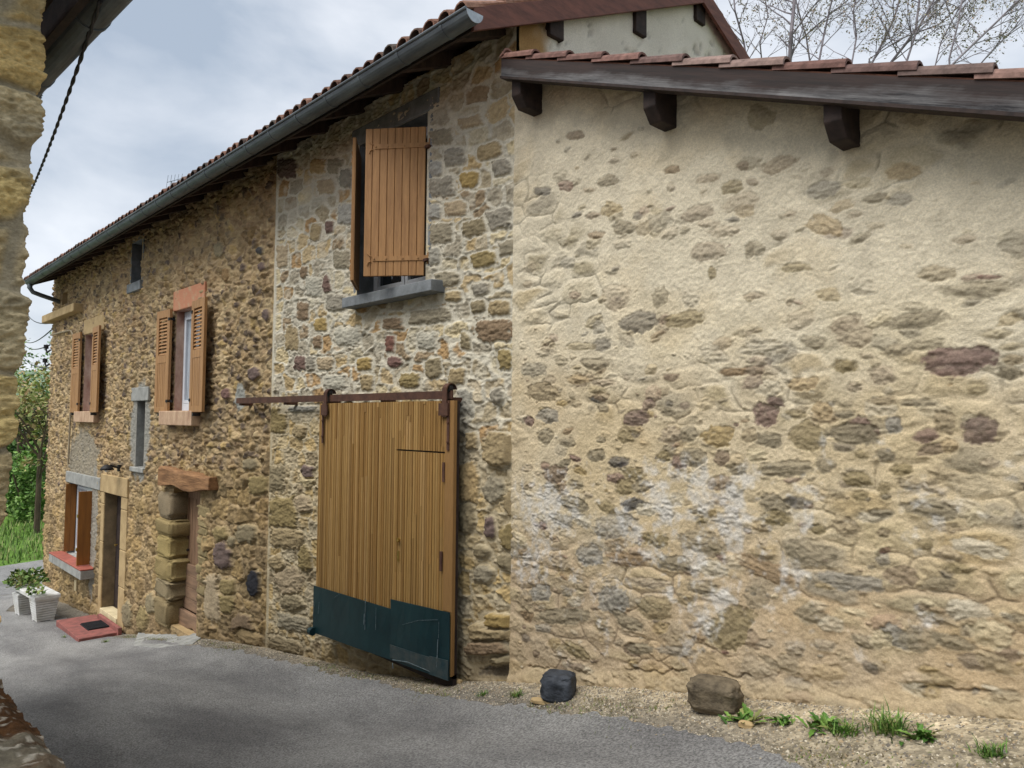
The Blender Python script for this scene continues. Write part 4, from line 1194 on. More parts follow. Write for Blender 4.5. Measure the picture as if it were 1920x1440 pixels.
for (px_, py_) in ((1046, 70), (1204, 64), (1316, 42)):
    c = onX(px_, py_, XV - 0.05)
    b = MB(); zt_ = zroof(c[1]) - 0.032
    b.prism([(XC - 0.02, c[1] - 0.075, c[2]), (XC - 0.02, c[1] + 0.075, c[2]), (XC - 0.02, c[1] + 0.075, zt_), (XC - 0.02, c[1] - 0.075, zt_)], (XV - XC - 0.035, 0, 0))
    b.build('purlin_end', M['darkwood'], house, bevel=0.008)
# gutter
b = MB(); gy = -OV - 0.022 - 0.07; gr_ = 0.068
gx0, gx1 = W(54, 522, gy)[0], onY(890, 25, gy)[0]
gzc = onY(890, 20, gy)[2] - 0.01
n = 12; pf = [(gy + math.cos(math.pi + math.pi * k / n) * gr_, gzc + math.sin(math.pi + math.pi * k / n) * gr_) for k in range(n + 1)]
pi_ = [(gy + (p[0] - gy) * 0.94, gzc + (p[1] - gzc) * 0.94) for p in pf]
poly = [(gx0, p[0], p[1]) for p in pf] + [(gx0, p[0], p[1]) for p in pi_[::-1]]
b.prism(poly, (gx1 - gx0, 0, 0))
gt = b.build('gutter', M['zinc'], house, 'long half-round zinc gutter')
b = MB(); b.tube([(gx0, gy - gr_ - 0.004, gzc + 0.004), (gx1, gy - gr_ - 0.004, gzc + 0.004)], 0.010, 8); b.build('gutter_lip', M['zinc'], gt)
b = MB()
x = gx1 - 0.28
while x > gx0 + .3:
    for (xa, w_) in ((x, 0.025),):
        ring = [(gy + math.cos(math.pi + math.pi * k / n) * (gr_ + .004), gzc + math.sin(math.pi + math.pi * k / n) * (gr_ + .004)) for k in range(n + 1)]
        b = MB(); b.prism([(xa, p[0], p[1]) for p in ring] + [(xa, gy + (p[0] - gy) * 0.93, gzc + (p[1] - gzc) * 0.93) for p in ring[::-1]], (w_, 0, 0))
        b.build('gutter_strap', M['zinc'], gt)
    x -= 0.5
b = MB(); b.prism([(gx1 - .002, p[0], p[1]) for p in pf], (0.006, 0, 0)); b.build('end_cap', M['zinc_cap'], gt)
b = MB(); b.prism([(gx0 - .004, p[0], p[1]) for p in pf], (0.006, 0, 0)); b.build('end_cap', M['zinc'], gt)
b = MB()
b.tube([(gx0 + 0.15, gy, gzc - 0.06), (gx0 + 0.15, gy, gzc - 0.14), (gx0 + 0.14, gy + 0.05, gzc - 0.21), (gx0 + 0.10, gy + 0.2, gzc - 0.25), (gx0 + 0.05, gy + 0.42, gzc - 0.30), (gx0 - 0.01, gy + 0.55, gzc - 0.33), (gx0 - 0.06, gy + 0.62, gzc - 0.40), (gx0 - 0.06, gy + 0.62, gzc - 4.5)], 0.042, 12)
b.build('downpipe', M['zinc'], gt, smooth=True)
# conduit on the wall, roof vent, plate
b = MB()
p = [W(99, 628, -0.03), W(122, 622, -0.03), W(137, 619, -0.03), W(141, 626, -0.03), W(135, 760, -0.03), W(128, 870, -0.03)]
xc_ = p[2][0]
pts = [(p[0][0] - 0.05, -0.05, p[0][1]), (p[1][0], -0.05, p[1][1]), (p[2][0] - .06, -0.05, p[2][1]), (p[3][0], -0.05, p[3][1] - .05), (p[4][0], -0.05, p[4][1]), (p[4][0] - .03, -0.05, p[5][1])]
b.tube(pts, 0.016, 8); b.build('conduit', M['paleconduit'], house, 'thin cable conduit running down the wall')
c = W(143, 1098, -0.03); b = MB(); b.box(c[0] - 0.06, c[0] + 0.06, -0.05, -0.02, c[1] - 0.09, c[1] + 0.09); b.build('service_cover', M['cream'], house, bevel=0.006)
vx = onY(262, 380, 0.35); b = MB(); zt_ = zroof(0.35)
b.tube([(vx[0], 0.35, zt_), (vx[0], 0.35, zt_ + 0.16)], 0.09, 12); b.tube([(vx[0], 0.35, zt_ + 0.17), (vx[0], 0.35, zt_ + 0.20), (vx[0], 0.35, zt_ + 0.24)], [0.15, 0.13, 0.03], 12)
b.build('roof_vent', M['tile'], house, col=True)
# aerial on the ridge
a0 = onY(322, 340, YR); at_ = thing('tv_aerial', (a0[0], YR, zroof(YR)), 'thin television aerial rising above the roof tiles', 'aerial')
zt_ = max(a0[2], zroof(YR) + 0.25)
b = MB(); b.tube([(a0[0], YR, zroof(YR) + .1), (a0[0], YR, zt_)], 0.010, 6); b.build('mast', M['zinc'], at_)
b = MB()
b.tube([(a0[0] - 0.15, YR - .05, zt_), (a0[0] + 0.4, YR + .1, zt_)], 0.007, 6)
for k in range(5):
    q = k / 4; c = np.array((a0[0] - 0.15 + .5 * q, YR - .05 + 0.14 * q, zt_)); h = 0.15 - 0.05 * q
    b.tube([c + np.array((-.06, 0, -h)), c + np.array((.06, 0, h))], 0.004, 5)
b.build('antenna_rods', M['zinc'], at_)
# lamp over the entrance
lx = W(214, 878, -0.1); lamp = thing('wall_lamp', (lx[0], 0, lx[1]), 'small black outdoor lamp on the wall above the entrance', 'lamp')
b = MB(); b.box(lx[0] - .03, lx[0] + .03, -0.05, -0.01, lx[1] - .05, lx[1] + .05); b.tube([(lx[0], -.03, lx[1]), (lx[0], -.16, lx[1] + .05)], 0.014, 6); b.build('bracket', M['blackiron'], lamp)
b = MB(); cx_, cy_ = lx[0], -0.20
prof = [(0.012, 0.06), (0.04, 0.05), (0.08, 0.015), (0.10, -0.02), (0.095, -0.02), (0.03, 0.03)]
sg = 14; b.add([(cx_ + r * math.cos(2 * math.pi * k / sg), cy_ + r * math.sin(2 * math.pi * k / sg), lx[1] + z) for r, z in prof for k in range(sg)], [(i * sg + k, i * sg + (k + 1) % sg, (i + 1) * sg + (k + 1) % sg, (i + 1) * sg + k) for i in range(len(prof) - 1) for k in range(sg)])
b.build('lamp_shade', M['blackiron'], lamp, smooth=True)
b = MB(); b.tube([(cx_, cy_, lx[1] + .03), (cx_, cy_, lx[1] - .02), (cx_, cy_, lx[1] - .05)], [.03, .045, .02], 10); b.build('bulb', M['plastic'], lamp, smooth=True)

# ------------------------------------------------------------------ the lean-to shed with its rendered wall
shed = thing('stone_shed', (XC, 0, 0), 'lean-to with a cream rendered stone wall under a sloping tiled verge', 'shed')
XB1 = 1.1
VY = -0.25
p0 = onY(940, 110, VY); p1 = onY(1920, 154, VY)
RS = (p1[2] - p0[2]) / (p1[0] - p0[0])
def zs(x): return p0[2] + RS * (x - p0[0])
pb = onY(1920, 216, VY); pbl = onY(950, 152, VY)
dep = 0.5 * ((zs(pb[0]) - pb[2]) + (zs(pbl[0]) - pbl[2]))
SX0 = p0[0]; SX1 = XB1 + 0.25
fine = steps(XC, -0.55, lambda v: 0.0052); coarse = np.linspace(-0.5, XB1, 60)
xs_ = np.concatenate([fine, coarse])
zb_, zt_ = -0.35, zs(XC) - 0.03
zs_ = np.linspace(zb_, zt_, int((zt_ - zb_) / 0.0056))
X, Z = np.meshgrid(xs_, zs_)
base = np.interp(X, GX, GZ); hgt = Z - base
n1_ = fbm(X * 2.2, Z * 2.2, 4, 101); n2_ = fbm(X * 9, Z * 9, 4, 102); n3_ = fbm(X * 34, Z * 34, 3, 103); n4_ = fbm(X * 90, Z * 90, 2, 104)
H = 0.016 * (n1_ - 0.5) + 0.009 * (n2_ - 0.5) + 0.006 * (n3_ - 0.5) + 0.007 * (n4_ - 0.5)
up = sst(1.75, 2.25, Z + 0.7 * (fbm(X * 1.3, Z * 1.3, 3, 105) - 0.5) + 0.10 * (X + 2))
lo = sst(1.25, 0.75, Z + 0.6 * (fbm(X * 1.5, Z * 1.5, 3, 106) - 0.5) - 0.10 * (X + 2))
c_up, c_mid, c_lo = lin((213, 200, 170)), lin((204, 186, 150)), lin((190, 167, 132))
C = c_mid[None, None] * (1 - up[..., None]) + c_up * up[..., None]
C = C * (1 - lo[..., None]) + c_lo * lo[..., None]
C = C * (0.84 + 0.32 * n2_)[..., None] * (0.90 + 0.2 * n3_)[..., None]
oc = (sst(0.42, 0.66, fbm(X * 1.7 + 4, Z * 2.1, 4, 116)) * sst(2.5, 2.0, Z) * 0.6)[..., None]
C = C * (1 - oc) + C * np.array([0.97, 0.91, 0.76]) * oc
mo = sst(0.5, 0.72, fbm(X * 3.1, Z * 3.4, 4, 107))[..., None] * 0.4
C = C * (1 - mo) + C * np.array([0.93, 0.86, 0.74]) * mo
# scraped-off skin: places where the stones telegraph through the thin coat
i1, b1, u1, v1 = voro(X + 0.08 * (fbm(X * 6, Z * 6, 3, 108) - .5), Z + 0.08 * (fbm(X * 6, Z * 6, 3, 109) - .5), 0.26, 0.13, 111, 0.9, 2.3, 0.3)
thin = sst(0.44, 0.60, fbm(X * 1.2, Z * 1.6, 3, 112) + 0.09 * lo + 0.07 * sst(2.3, 1.6, Z) + 0.06 * sst(-2.0, -0.8, X) * sst(1.2, 1.6, Z))
dm = sst(0.004, 0.035, b1)
H += thin * (0.009 * dm - 0.005 + 0.014 * dm * (fbm(X * 24, Z * 40, 3, 113) - 0.5))
gap = thin * sst(0.006, 0.0015, b1 + 0.006 * (fbm(X * 40, Z * 40, 2, 114) - .5)) * sst(0.45, 0.6, fbm(X * 5, Z * 5, 3, 115))
H -= 0.007 * gap
C = C * (1 - 0.35 * gap[..., None])
kk = (thin * dm * (0.12 + 0.75 * ((i1 * 91) % 1) ** 1.6))[..., None]
C = C * (1 - kk) + pick((i1 * 997) % 1, [(176, 158, 116), (160, 146, 112), (186, 166, 124), (150, 140, 118), (170, 146, 98)]) * (0.85 + 0.3 * n3_)[..., None] * kk
# many small half-covered stones
rs = random.Random(21)
small = []
for k in range(760):
    sx = rs.uniform(XC + 0.08, -0.6); sz = rs.uniform(0.1, 3.6) if k < 300 else 0.05 + 2.2 * rs.random()
    if sz > zs(sx) - 0.3: continue
    w = rs.uniform(0.014, 0.07) if k < 300 else 0.012 + 0.075 * rs.random() ** 1.6; h = w * rs.uniform(0.3, 0.75); a = R(rs.uniform(-20, 20))
    A = np.array([[math.cos(a) * w, -math.sin(a) * h], [math.sin(a) * w, math.cos(a) * h]])
    small.append((np.array((sx, sz)), np.linalg.inv(A), w * 1.7, lin(PALC[rs.choice('ttooollbbyygrd')]), 2.3, rs.uniform(0.004, 0.02), h))
al_s = lambda c, r: (0.18 + 0.45 * r) if c[1] > 1.9 else 0.25 + 0.7 * r
apply_hand(small, X, Z, H, C, None, 2000, 'render', al_s)
hS = []
z7 = [(605,40,60,30,-10,'b'),(870,25,45,35,-20,'b'),(1000,20,140,50,-20,'t'),(1465,50,120,60,-10,'t'),(740,72,90,35,-5,'t'),(905,85,45,25,0,'b'),(828,103,80,45,-10,'o'),(1170,115,120,60,-15,'g'),(865,160,135,55,-15,'t'),(1295,90,100,35,-5,'l'),(1365,145,100,30,-15,'o'),(1460,148,85,45,-5,'g'),(1235,178,90,35,-25,'t'),(1290,205,60,25,-10,'t'),(705,200,120,50,-12,'b'),(375,185,75,45,-15,'y'),(310,210,50,25,-15,'b'),(425,255,85,45,-5,'o'),(555,235,80,60,-25,'g'),(740,240,75,28,0,'t'),(800,268,120,40,-10,'t'),(320,283,60,28,0,'b'),(830,225,50,18,-5,'d'),(1050,205,50,25,-10,'t'),(1180,250,140,70,15,'t'),(1310,295,90,30,-25,'o'),(1700,300,80,30,-10,'t'),(1895,320,110,90,0,'g'),(735,342,130,65,-10,'b'),(895,340,35,55,5,'o'),(1060,405,115,35,0,'o'),(1595,430,145,60,-8,'y'),(1735,490,250,60,-3,'o'),(1790,442,90,18,-3,'r'),(395,510,115,95,-15,'t'),(560,510,60,70,10,'o'),(755,425,30,40,0,'o'),(675,525,55,60,0,'l'),(910,510,80,25,-5,'t'),(1185,505,90,50,0,'y'),(1310,475,90,70,0,'l'),(480,610,140,70,-10,'d'),(655,600,150,60,-8,'o'),(330,630,50,50,0,'g'),(1515,605,260,60,-10,'o'),(1820,652,120,30,0,'o'),(1290,665,150,85,0,'t'),(1130,685,90,45,5,'o'),(265,700,110,28,0,'o'),(190,755,55,35,0,'o'),(315,765,100,42,0,'o'),(85,785,95,45,0,'g'),(945,710,180,50,-5,'l'),(125,870,110,70,0,'y'),(250,825,90,30,0,'t'),(345,835,90,25,0,'t'),(760,730,100,60,20,'l'),(1255,775,95,45,0,'o'),(1670,755,300,105,-2,'r'),(1390,810,95,65,0,'t'),(840,795,90,28,-3,'b'),(915,790,60,35,-10,'b'),(600,815,60,25,0,'b'),(1100,840,110,50,-5,'t'),(1395,905,110,28,0,'y'),(1525,910,145,32,0,'o'),(990,905,55,30,10,'p'),(145,960,70,55,0,'g'),(70,980,40,35,0,'r'),(470,970,105,55,0,'p'),(585,945,60,40,5,'o'),(955,955,95,80,15,'r'),(1165,935,80,60,20,'t'),(1250,955,70,30,0,'o'),(1630,985,90,80,0,'y'),(1760,1010,115,110,10,'p'),(130,1035,60,55,0,'o'),(210,1058,65,35,0,'o'),(425,1037,55,45,0,'o'),(600,1030,75,70,0,'t'),(665,1030,70,60,0,'o'),(780,1035,105,75,0,'y'),(895,1035,65,60,-25,'y'),(970,1050,90,50,8,'o'),(1115,1035,140,95,10,'o'),(1280,1028,180,75,0,'o'),(1435,990,60,55,0,'g'),(1645,1072,60,50,0,'t'),(320,1108,65,45,0,'o'),(405,1132,70,35,0,'d'),(575,1110,45,40,0,'o'),(685,1118,90,70,0,'o'),(790,1115,60,60,0,'b'),(920,1108,80,45,0,'l'),(1035,1155,200,60,-5,'o'),(1180,1140,80,55,0,'o'),(1315,1105,50,30,0,'o'),(1405,1108,75,40,10,'o'),(1710,1150,180,40,10,'o'),(465,1178,90,40,15,'o'),(165,1180,80,60,10,'b'),(850,1165,60,35,0,'o'),(935,-160,110,90,0,'o'),(1660,-80,140,50,-8,'o'),(240,-90,70,30,-10,'b'),(205,100,55,40,0,'r'),(120,120,60,30,0,'d'),(360,80,80,40,-15,'o'),(1880,700,100,30,-5,'o'),(1890,750,80,40,0,'y'),(1870,800,90,50,0,'o')]
z8 = [(425,185,65,55,20,'o'),(490,185,70,50,-10,'o'),(230,248,115,50,15,'o'),(360,262,75,35,25,'o'),(510,268,95,40,0,'l'),(700,275,60,20,0,'o'),(715,310,45,25,0,'o'),(805,305,110,40,-5,'y'),(990,255,100,70,30,'o'),(985,305,120,45,0,'o'),(1120,258,30,15,0,'b'),(1255,335,110,55,15,'y'),(1150,345,55,35,0,'o'),(380,335,150,85,0,'g'),(190,310,90,40,15,'g'),(1740,300,70,65,0,'l'),(1570,270,200,65,10,'o'),(1390,283,105,30,0,'o'),(1300,155,110,50,8,'o'),(1490,175,85,40,5,'y'),(1580,168,55,28,0,'y'),(1465,120,75,45,0,'o'),(1340,232,20,15,0,'o'),(1405,222,35,15,0,'o'),(545,385,95,50,15,'o'),(715,390,160,70,8,'o'),(295,440,95,70,5,'g'),(430,455,150,45,10,'b'),(605,470,130,55,12,'o'),(1135,435,210,90,5,'o'),(960,500,240,60,22,'b'),(1270,540,240,55,8,'g'),(760,490,120,50,10,'l'),(115,500,30,55,0,'y'),(115,585,80,60,0,'g'),(210,585,35,30,0,'o'),(360,525,40,35,0,'t'),(510,545,170,35,5,'t'),(715,560,130,45,10,'o'),(660,608,70,35,10,'o'),(920,600,100,70,10,'o'),(385,610,110,90,0,'g'),(540,640,140,80,5,'o'),(195,670,210,55,3,'o'),(120,715,60,30,5,'g'),(560,712,70,45,0,'y'),(440,690,130,45,25,'o'),(490,790,110,40,10,'o'),(245,800,100,40,30,'o'),(250,865,65,35,5,'b'),(680,742,35,20,0,'y'),(820,720,130,150,25,'o'),(1120,665,120,60,15,'o'),(1200,700,90,50,10,'l'),(1390,755,75,55,0,'l'),(1530,765,160,70,5,'o'),(1730,645,160,50,12,'l'),(1690,490,105,35,10,'o'),(1750,415,220,60,12,'l'),(1395,455,50,40,0,'g'),(1550,400,60,40,0,'o'),(1395,360,50,30,0,'y'),(920,880,150,110,25,'t'),(1560,870,80,25,5,'y'),(1515,935,80,35,5,'l'),(1810,840,160,60,25,'y'),(1890,550,80,70,0,'l'),(1600,550,130,50,0,'o'),(1545,635,40,30,0,'b'),(1290,655,100,25,15,'l'),(1170,780,90,40,5,'t'),(1060,800,80,40,30,'t'),(1200,880,120,60,10,'t'),(1740,950,30,30,0,'g'),(1850,970,130,50,5,'o'),(1900,310,45,60,0,'g'),(960,770,70,30,0,'t'),(620,800,130,35,8,'g')]
for (x, y, w, h, a, k) in z7: hS.append(hand(960 + x / 2, 300 + y / 2, w / 2 * 1.1, h / 2 * 1.15, a, k, 2.5, 0.014))
for (x, y, w, h, a, k) in z8: hS.append(hand(960 + x / 2, 820 + y / 2, w / 2 * 1.1, h / 2 * 1.2, a, k, 2.5, 0.014))
al_b = lambda c, r: (0.5 + 0.3 * r) if c[1] > 2.0 else ((0.8 + 0.18 * r) if c[1] > 1.15 else 0.6 + 0.35 * r)
apply_hand(hS, X, Z, H, C, None, 900, 'render', al_b)
# white salt bloom
ef = np.zeros_like(X)
for (x, y, r) in [(545,110,40),(560,200,48),(590,280,34),(820,340,42),(350,790,26),(345,720,22),(200,820,50),(600,590,15),(790,600,30),(735,690,40),(1110,200,60),(1100,300,50),(1060,500,34),(1500,390,42),(1520,430,26),(1600,325,42),(1780,290,26),(1520,210,60),(1050,580,34),(1310,820,26),(680,810,42),(430,300,34),(900,150,60),(1560,680,40),(130,290,60),(70,500,40),(640,110,60),(1180,30,60),(1380,30,50),(860,250,60),(700,160,60),(520,440,25),(690,450,40),(470,340,30),(1880,100,60),(1640,210,50)]:
    cx_, cz_ = W(960 + x / 2, 820 + y / 2); rr = (W(960 + x / 2 + r / 2, 820 + y / 2)[0] - cx_)
    ef = np.maximum(ef, np.exp(-(((X - cx_) / (rr * 1.3)) ** 2 + ((Z - cz_) / (rr * 1.5)) ** 2)))
zone = sst(0.15, 0.8, Z) * sst(1.75, 1.25, Z) * (0.55 + 0.45 * sst(-1.2, -2.2, X))
wq = fbm(X * 3, Z * 3, 3, 122) - 0.5
rid = 1 - np.abs(2 * fbm(X * 8 + 1.5 * wq, Z * 4.5 + wq, 4, 121) - 1)
clo = fbm(X * 5.5 + wq, Z * 4 - wq, 5, 123)
ef = sst(0.50, 1.08, ef * 0.55 + zone * (0.55 * clo + 0.35 * rid ** 3) + 0.9 * (fbm(X * 30, Z * 30, 3, 124) - 0.5)) * 0.62
C = C * (1 - ef[..., None]) + lin((212, 210, 204)) * ef[..., None]
C = desat(C, 0.86)
# crack between the coat and its footing
crk = np.abs(hgt - 0.10 - 0.06 * (fbm(X * 3, X * 0, 3, 131) - .5) - 0.05 * (fbm(X * 16, X * 0, 4, 133) - .5))
ck = sst(0.010, 0.003, crk + 0.012 * sst(0.45, 0.6, fbm(X * 5, X * 0 + 2, 3, 132)))
H -= 0.012 * ck; C = C * (1 - 0.4 * ck[..., None])
ft = sst(0.11, 0.06, hgt)[..., None]
C = C * (1 - 0.6 * ft) + lin((178, 160, 128)) * 0.6 * ft * (0.8 + 0.4 * n3_)[..., None]
H += 0.03 * sst(0.10, 0.0, hgt)
P = np.stack([X, -H * 0.8 - 0.012, Z], -1)
keep = ((zs_[1:] + zs_[:-1]) / 2)[:, None] < np.vectorize(zs)((xs_[1:] + xs_[:-1]) / 2)[None] - 0.028
grid_mesh('rendered_wall', P, C, keep, M['render'], shed, 'cream lime render with stones showing through')
# verge board (a mask in its colour attribute tells where the stain has worn off)
nx_ = 120; nz_ = 10
b = MB()
m = dep - 0.02
V = []; F = []; Cc = []
for i in range(nx_ + 1):
    x = SX0 + (SX1 - SX0) * i / nx_
    for k in range(nz_ + 1):
        V.append((x, VY, zs(x) - m + m * k / nz_))
for i in range(nx_):
    for k in range(nz_):
        q = 1 - k / nz_; b.cur = (0.15 + 0.55 * (1 - q if False else (1 - k / nz_)), 0, 0)
        a = i * (nz_ + 1) + k
        b.v = V if not b.v else b.v
        b.f.append((a, a + nz_ + 1, a + nz_ + 2, a + 1)); b.fc.append(b.cur)
b.cur = (0.6, 0, 0)
nn = len(b.v)
b.add([(SX0, VY, zs(SX0) - m), (SX1, VY, zs(SX1) - m), (SX1, VY + .035, zs(SX1) - m), (SX0, VY + .035, zs(SX0) - m), (SX0, VY, zs(SX0)), (SX1, VY, zs(SX1)), (SX1, VY + .035, zs(SX1)), (SX0, VY + .035, zs(SX0))], [(0, 3, 2, 1), (4, 5, 6, 7), (1, 2, 6, 5), (2, 3, 7, 6), (3, 0, 4, 7)])
b.build('bargeboard', M['barge'], shed, 'weathered brown board worn to grey along its lower half', col=True)
b = MB(); b.hexa([(SX0, VY - 0.012, zs(SX0) - m - .018), (SX1, VY - 0.012, zs(SX1) - m - .018), (SX1, VY + .06, zs(SX1) - m - .018), (SX0, VY + .06, zs(SX0) - m - .018), (SX0, VY - .012, zs(SX0) - m - .002), (SX1, VY - .012, zs(SX1) - m - .002), (SX1, VY + .06, zs(SX1) - m - .002), (SX0, VY + .06, zs(SX0) - m - .002)])
b.build('drip_batten', M['darkwood'], shed)
YS = 4.2
b = MB(); b.hexa([(SX0, VY + .03, zs(SX0) - .03), (SX1, VY + .03, zs(SX1) - .03), (SX1, YS, zs(SX1) - .03), (SX0, YS, zs(SX0) - .03), (SX0, VY + .03, zs(SX0) - .003), (SX1, VY + .03, zs(SX1) - .003), (SX1, YS, zs(SX1) - .003), (SX0, YS, zs(SX0) - .003)])
b.build('roof_boards', M['soffit'], shed)
for px_, py_ in ((966, 185), (1216, 208), (1560, 238), (2070, 290)):
    c = onY(px_, py_, VY + 0.03)
    x = c[0]; zt2 = zs(x) - 0.032; zb2 = onY(px_, py_ + {966: 17, 1216: 20, 1560: 22}.get(px_, 24), VY + 0.05)[2]
    wd = 0.042
    ys_ = VY + 0.035
    b = MB()
    b.prism([(x - wd, ys_, zt2), (x - wd, 0.08, zt2), (x - wd, 0.08, zb2), (x - wd, ys_ + 0.06, zb2), (x - wd, ys_, zb2 + 0.075)], (2 * wd, 0, 0))
    b.build('beam_end', M['darkwood'], shed, bevel=0.006)
rs = random.Random(31)
b = MB(); yv_ = VY - 0.01; col_p = 0.19
pts_e = [1000, 1068, 1140, 1216, 1298, 1388, 1490, 1608, 1735, 1866]
ex = [onY(px, 108 + (px - 940) * 0.03, VY)[0] for px in pts_e]
gs = (ex[-1] - ex[0]) / (len(ex) - 1)
ends = [ex[0] + gs * k for k in range(-1, 26) if ex[0] + gs * k < SX1 + .1]
for j in range(int((YS - yv_) / col_p)):
    y = yv_ + 0.055 + j * col_p
    for e in ends:
        b.cur = tuple(lin(rs.choice([(124, 92, 82), (112, 84, 76), (136, 108, 98), (106, 84, 78), (126, 106, 98), (98, 82, 76)])) * rs.uniform(0.8, 1.1))
        xl = max(e - gs - 0.07, SX0 - .01); xr = e + rs.uniform(-.01, .01)
        half_tile(b, y + rs.uniform(-.004, .004), xr, zs(xr) + 0.030, xl, zs(xl) + 0.002, 0.056, 0.050, t=0.012, seg=7, axis='x')
b.cur = tuple(lin((124, 86, 70)))
b.hexa([(SX0, VY + .01, zs(SX0)), (SX1, VY + .01, zs(SX1)), (SX1, YS, zs(SX1)), (SX0, YS, zs(SX0)), (SX0, VY + .01, zs(SX0) + .01), (SX1, VY + .01, zs(SX1) + .01), (SX1, YS, zs(SX1) + .01), (SX0, YS, zs(SX0) + .01)])
b.build('roof', M['tile'], shed, 'reddish clay tiles overlapping in steps along the verge', col=True)
b = MB(); b.box(XC + .05, XB1, 0.02, YS - .2, -0.5, 2.2); b.build('shed_core', M['inside'], shed)

# ------------------------------------------------------------------ near house, left foreground
XN = -3.2
prof_px = [(90, -60), (90, 5), (84, 120), (74, 240), (66, 330), (54, 420), (50, 560), (38, 700), (25, 820), (22, 880), (12, 960), (0, 1040), (-14, 1180), (-30, 1330), (-44, 1500)]
pz_ = [(onX(px, py, XN)[2], onX(px, py, XN)[1]) for px, py in prof_px]
pz_.sort()
PZ = np.array([p[0] for p in pz_]); PY = np.array([p[1] for p in pz_])
near = thing('near_house', (XN, -3.0, 0), 'ochre stone house corner with an overhanging gutter in the left foreground', 'house')
tt = np.unique(np.concatenate([np.linspace(-3.0, -0.5, 40), steps(-0.5, 0.12, lambda v: 0.005), np.linspace(0.14, 3.0, 60)]))
zz_ = np.linspace(-0.4, 3.35, 720)
T, Z = np.meshgrid(tt, zz_)
i1, b1, u1, v1 = voro(T + 0.06 * (fbm(T * 5, Z * 5, 3, 201) - .5), Z + 0.07 * (fbm(T * 4, Z * 4, 3, 202) - .5), 0.46, 0.27, 203, 0.8, 3.2, 0.3)
st = sst(0.004, 0.026, b1)
r1 = fbm(T * 9, Z * 22, 4, 204) - .5; r2 = fbm(T * 34, Z * 60, 3, 205) - .5
r3 = fbm(T * 70, Z * 90, 2, 210) - .5
H = st * (0.030 * ((i1 * 71) % 1) + 0.042 * r1 + 0.030 * r2 + 0.018 * r3) - (1 - st) * (0.012 + 0.01 * r2)
C = pick((i1 * 997) % 1, [(222, 196, 132), (212, 186, 128), (222, 192, 116), (206, 184, 134), (214, 182, 108), (200, 180, 134)])
C = desat(C, 0.85) * (0.62 + 0.75 * fbm(T * 8, Z * 20, 5, 206) + 0.4 * r3 + 0.3 * r2)[..., None]
gq = sst(0.5, 0.68, fbm(T * 3, Z * 4, 4, 207))[..., None] * 0.55
C = C * (1 - gq) + lin((172, 160, 134)) * gq * (0.7 + 0.6 * fbm(T * 20, Z * 26, 3, 208))[..., None]
C = C * st[..., None] + lin((176, 164, 138)) * (1 - st)[..., None] * (0.7 + 0.5 * fbm(T * 14, Z * 14, 3, 209))[..., None]
yc = np.interp(Z, PZ, PY)
# walk round the corner with a small radius
ang = np.clip(T / 0.05 + 0.5, 0, 1) * math.pi / 2
nx, ny = np.cos(ang), np.sin(ang)
Px = np.where(T > 0, XN - T, XN) + nx * H
Py = np.where(T < 0, yc + T, yc - 0.08 * np.clip(T, 0, 9)) + ny * H * 0.8 - 0.012
grid_mesh('corner_wall', np.stack([Px, Py, Z], -1), C, np.ones((len(zz_) - 1, len(tt) - 1), bool), M['nearstone'], near, 'eroded ochre stone blocks')
b = MB(); b.box(XN - 6.0, XN - 0.06, -6.3, float(PY.min()) - 0.28, -1.2, 3.30); b.build('house_core', M['inside'], near)
# its eave: dark board, gutter
da = R(3.0)
g0 = onY(190, 3, CAM[1] + 0.85); g1 = onY(86, 114, CAM[1] + 0.85)
dv = np.array((-math.cos(da), -math.sin(da) * 1.0, 0.0)); dn = np.array((math.sin(da), -math.cos(da), 0))
pA = np.array((g0[0] + 0.55, g0[1] + 0.03, 3.40)); rr_ = 0.075
b = MB()
n = 14; ring = []
pfm = [(math.cos(math.pi + math.pi * k / n) * rr_, math.sin(math.pi + math.pi * k / n) * rr_) for k in range(n + 1)]
def gp(p, o_): return tuple(o_ + (-dn) * (p[0]) + np.array((0, 0, p[1])))
o_ = pA + dn * rr_
b.prism([gp(p, o_) for p in pfm] + [gp((p[0] * .93, p[1] * .93), o_) for p in pfm[::-1]], dv * 5.0)
ng = b.build('gutter', M['zinc'], near, 'dark gutter seen from below')
b = MB()
for k in (0.42, 1.2, 2.0):
    oo = o_ + dv * k
    b = MB(); b.prism([gp((p[0] * 1.06, p[1] * 1.06), oo) for p in pfm] + [gp((p[0] * .94, p[1] * .94), oo) for p in pfm[::-1]], dv * 0.03)
    b.build('gutter_strap', M['zinc'], ng)
b = MB()
q0 = pA + dn * (2 * rr_ + 0.004)
b.bar(q0 + np.array((0, 0, -0.09)), dv * 5.0, dn * 0.03, (0, 0, 0.16)); b.build('fascia_board', M['darkwood'], near)
b = MB(); b.bar(q0 + dn * 0.03 + np.array((0, 0, 0.045)), dv * 5.0, dn * 0.9 + np.array((0, 0, 0.30)), (0, 0, 0.02)); b.build('eaves_boards', M['soffit'], near)
b = MB(); b.cur = tuple(lin((140, 92, 72)))
b.bar(q0 - dn * 0.07 + np.array((0, 0, 0.085)), dv * 5.0, dn * 3.0 + np.array((0, 0, 1.0)), (0, 0, 0.05)); b.build('roof', M['tile'], near, col=True)
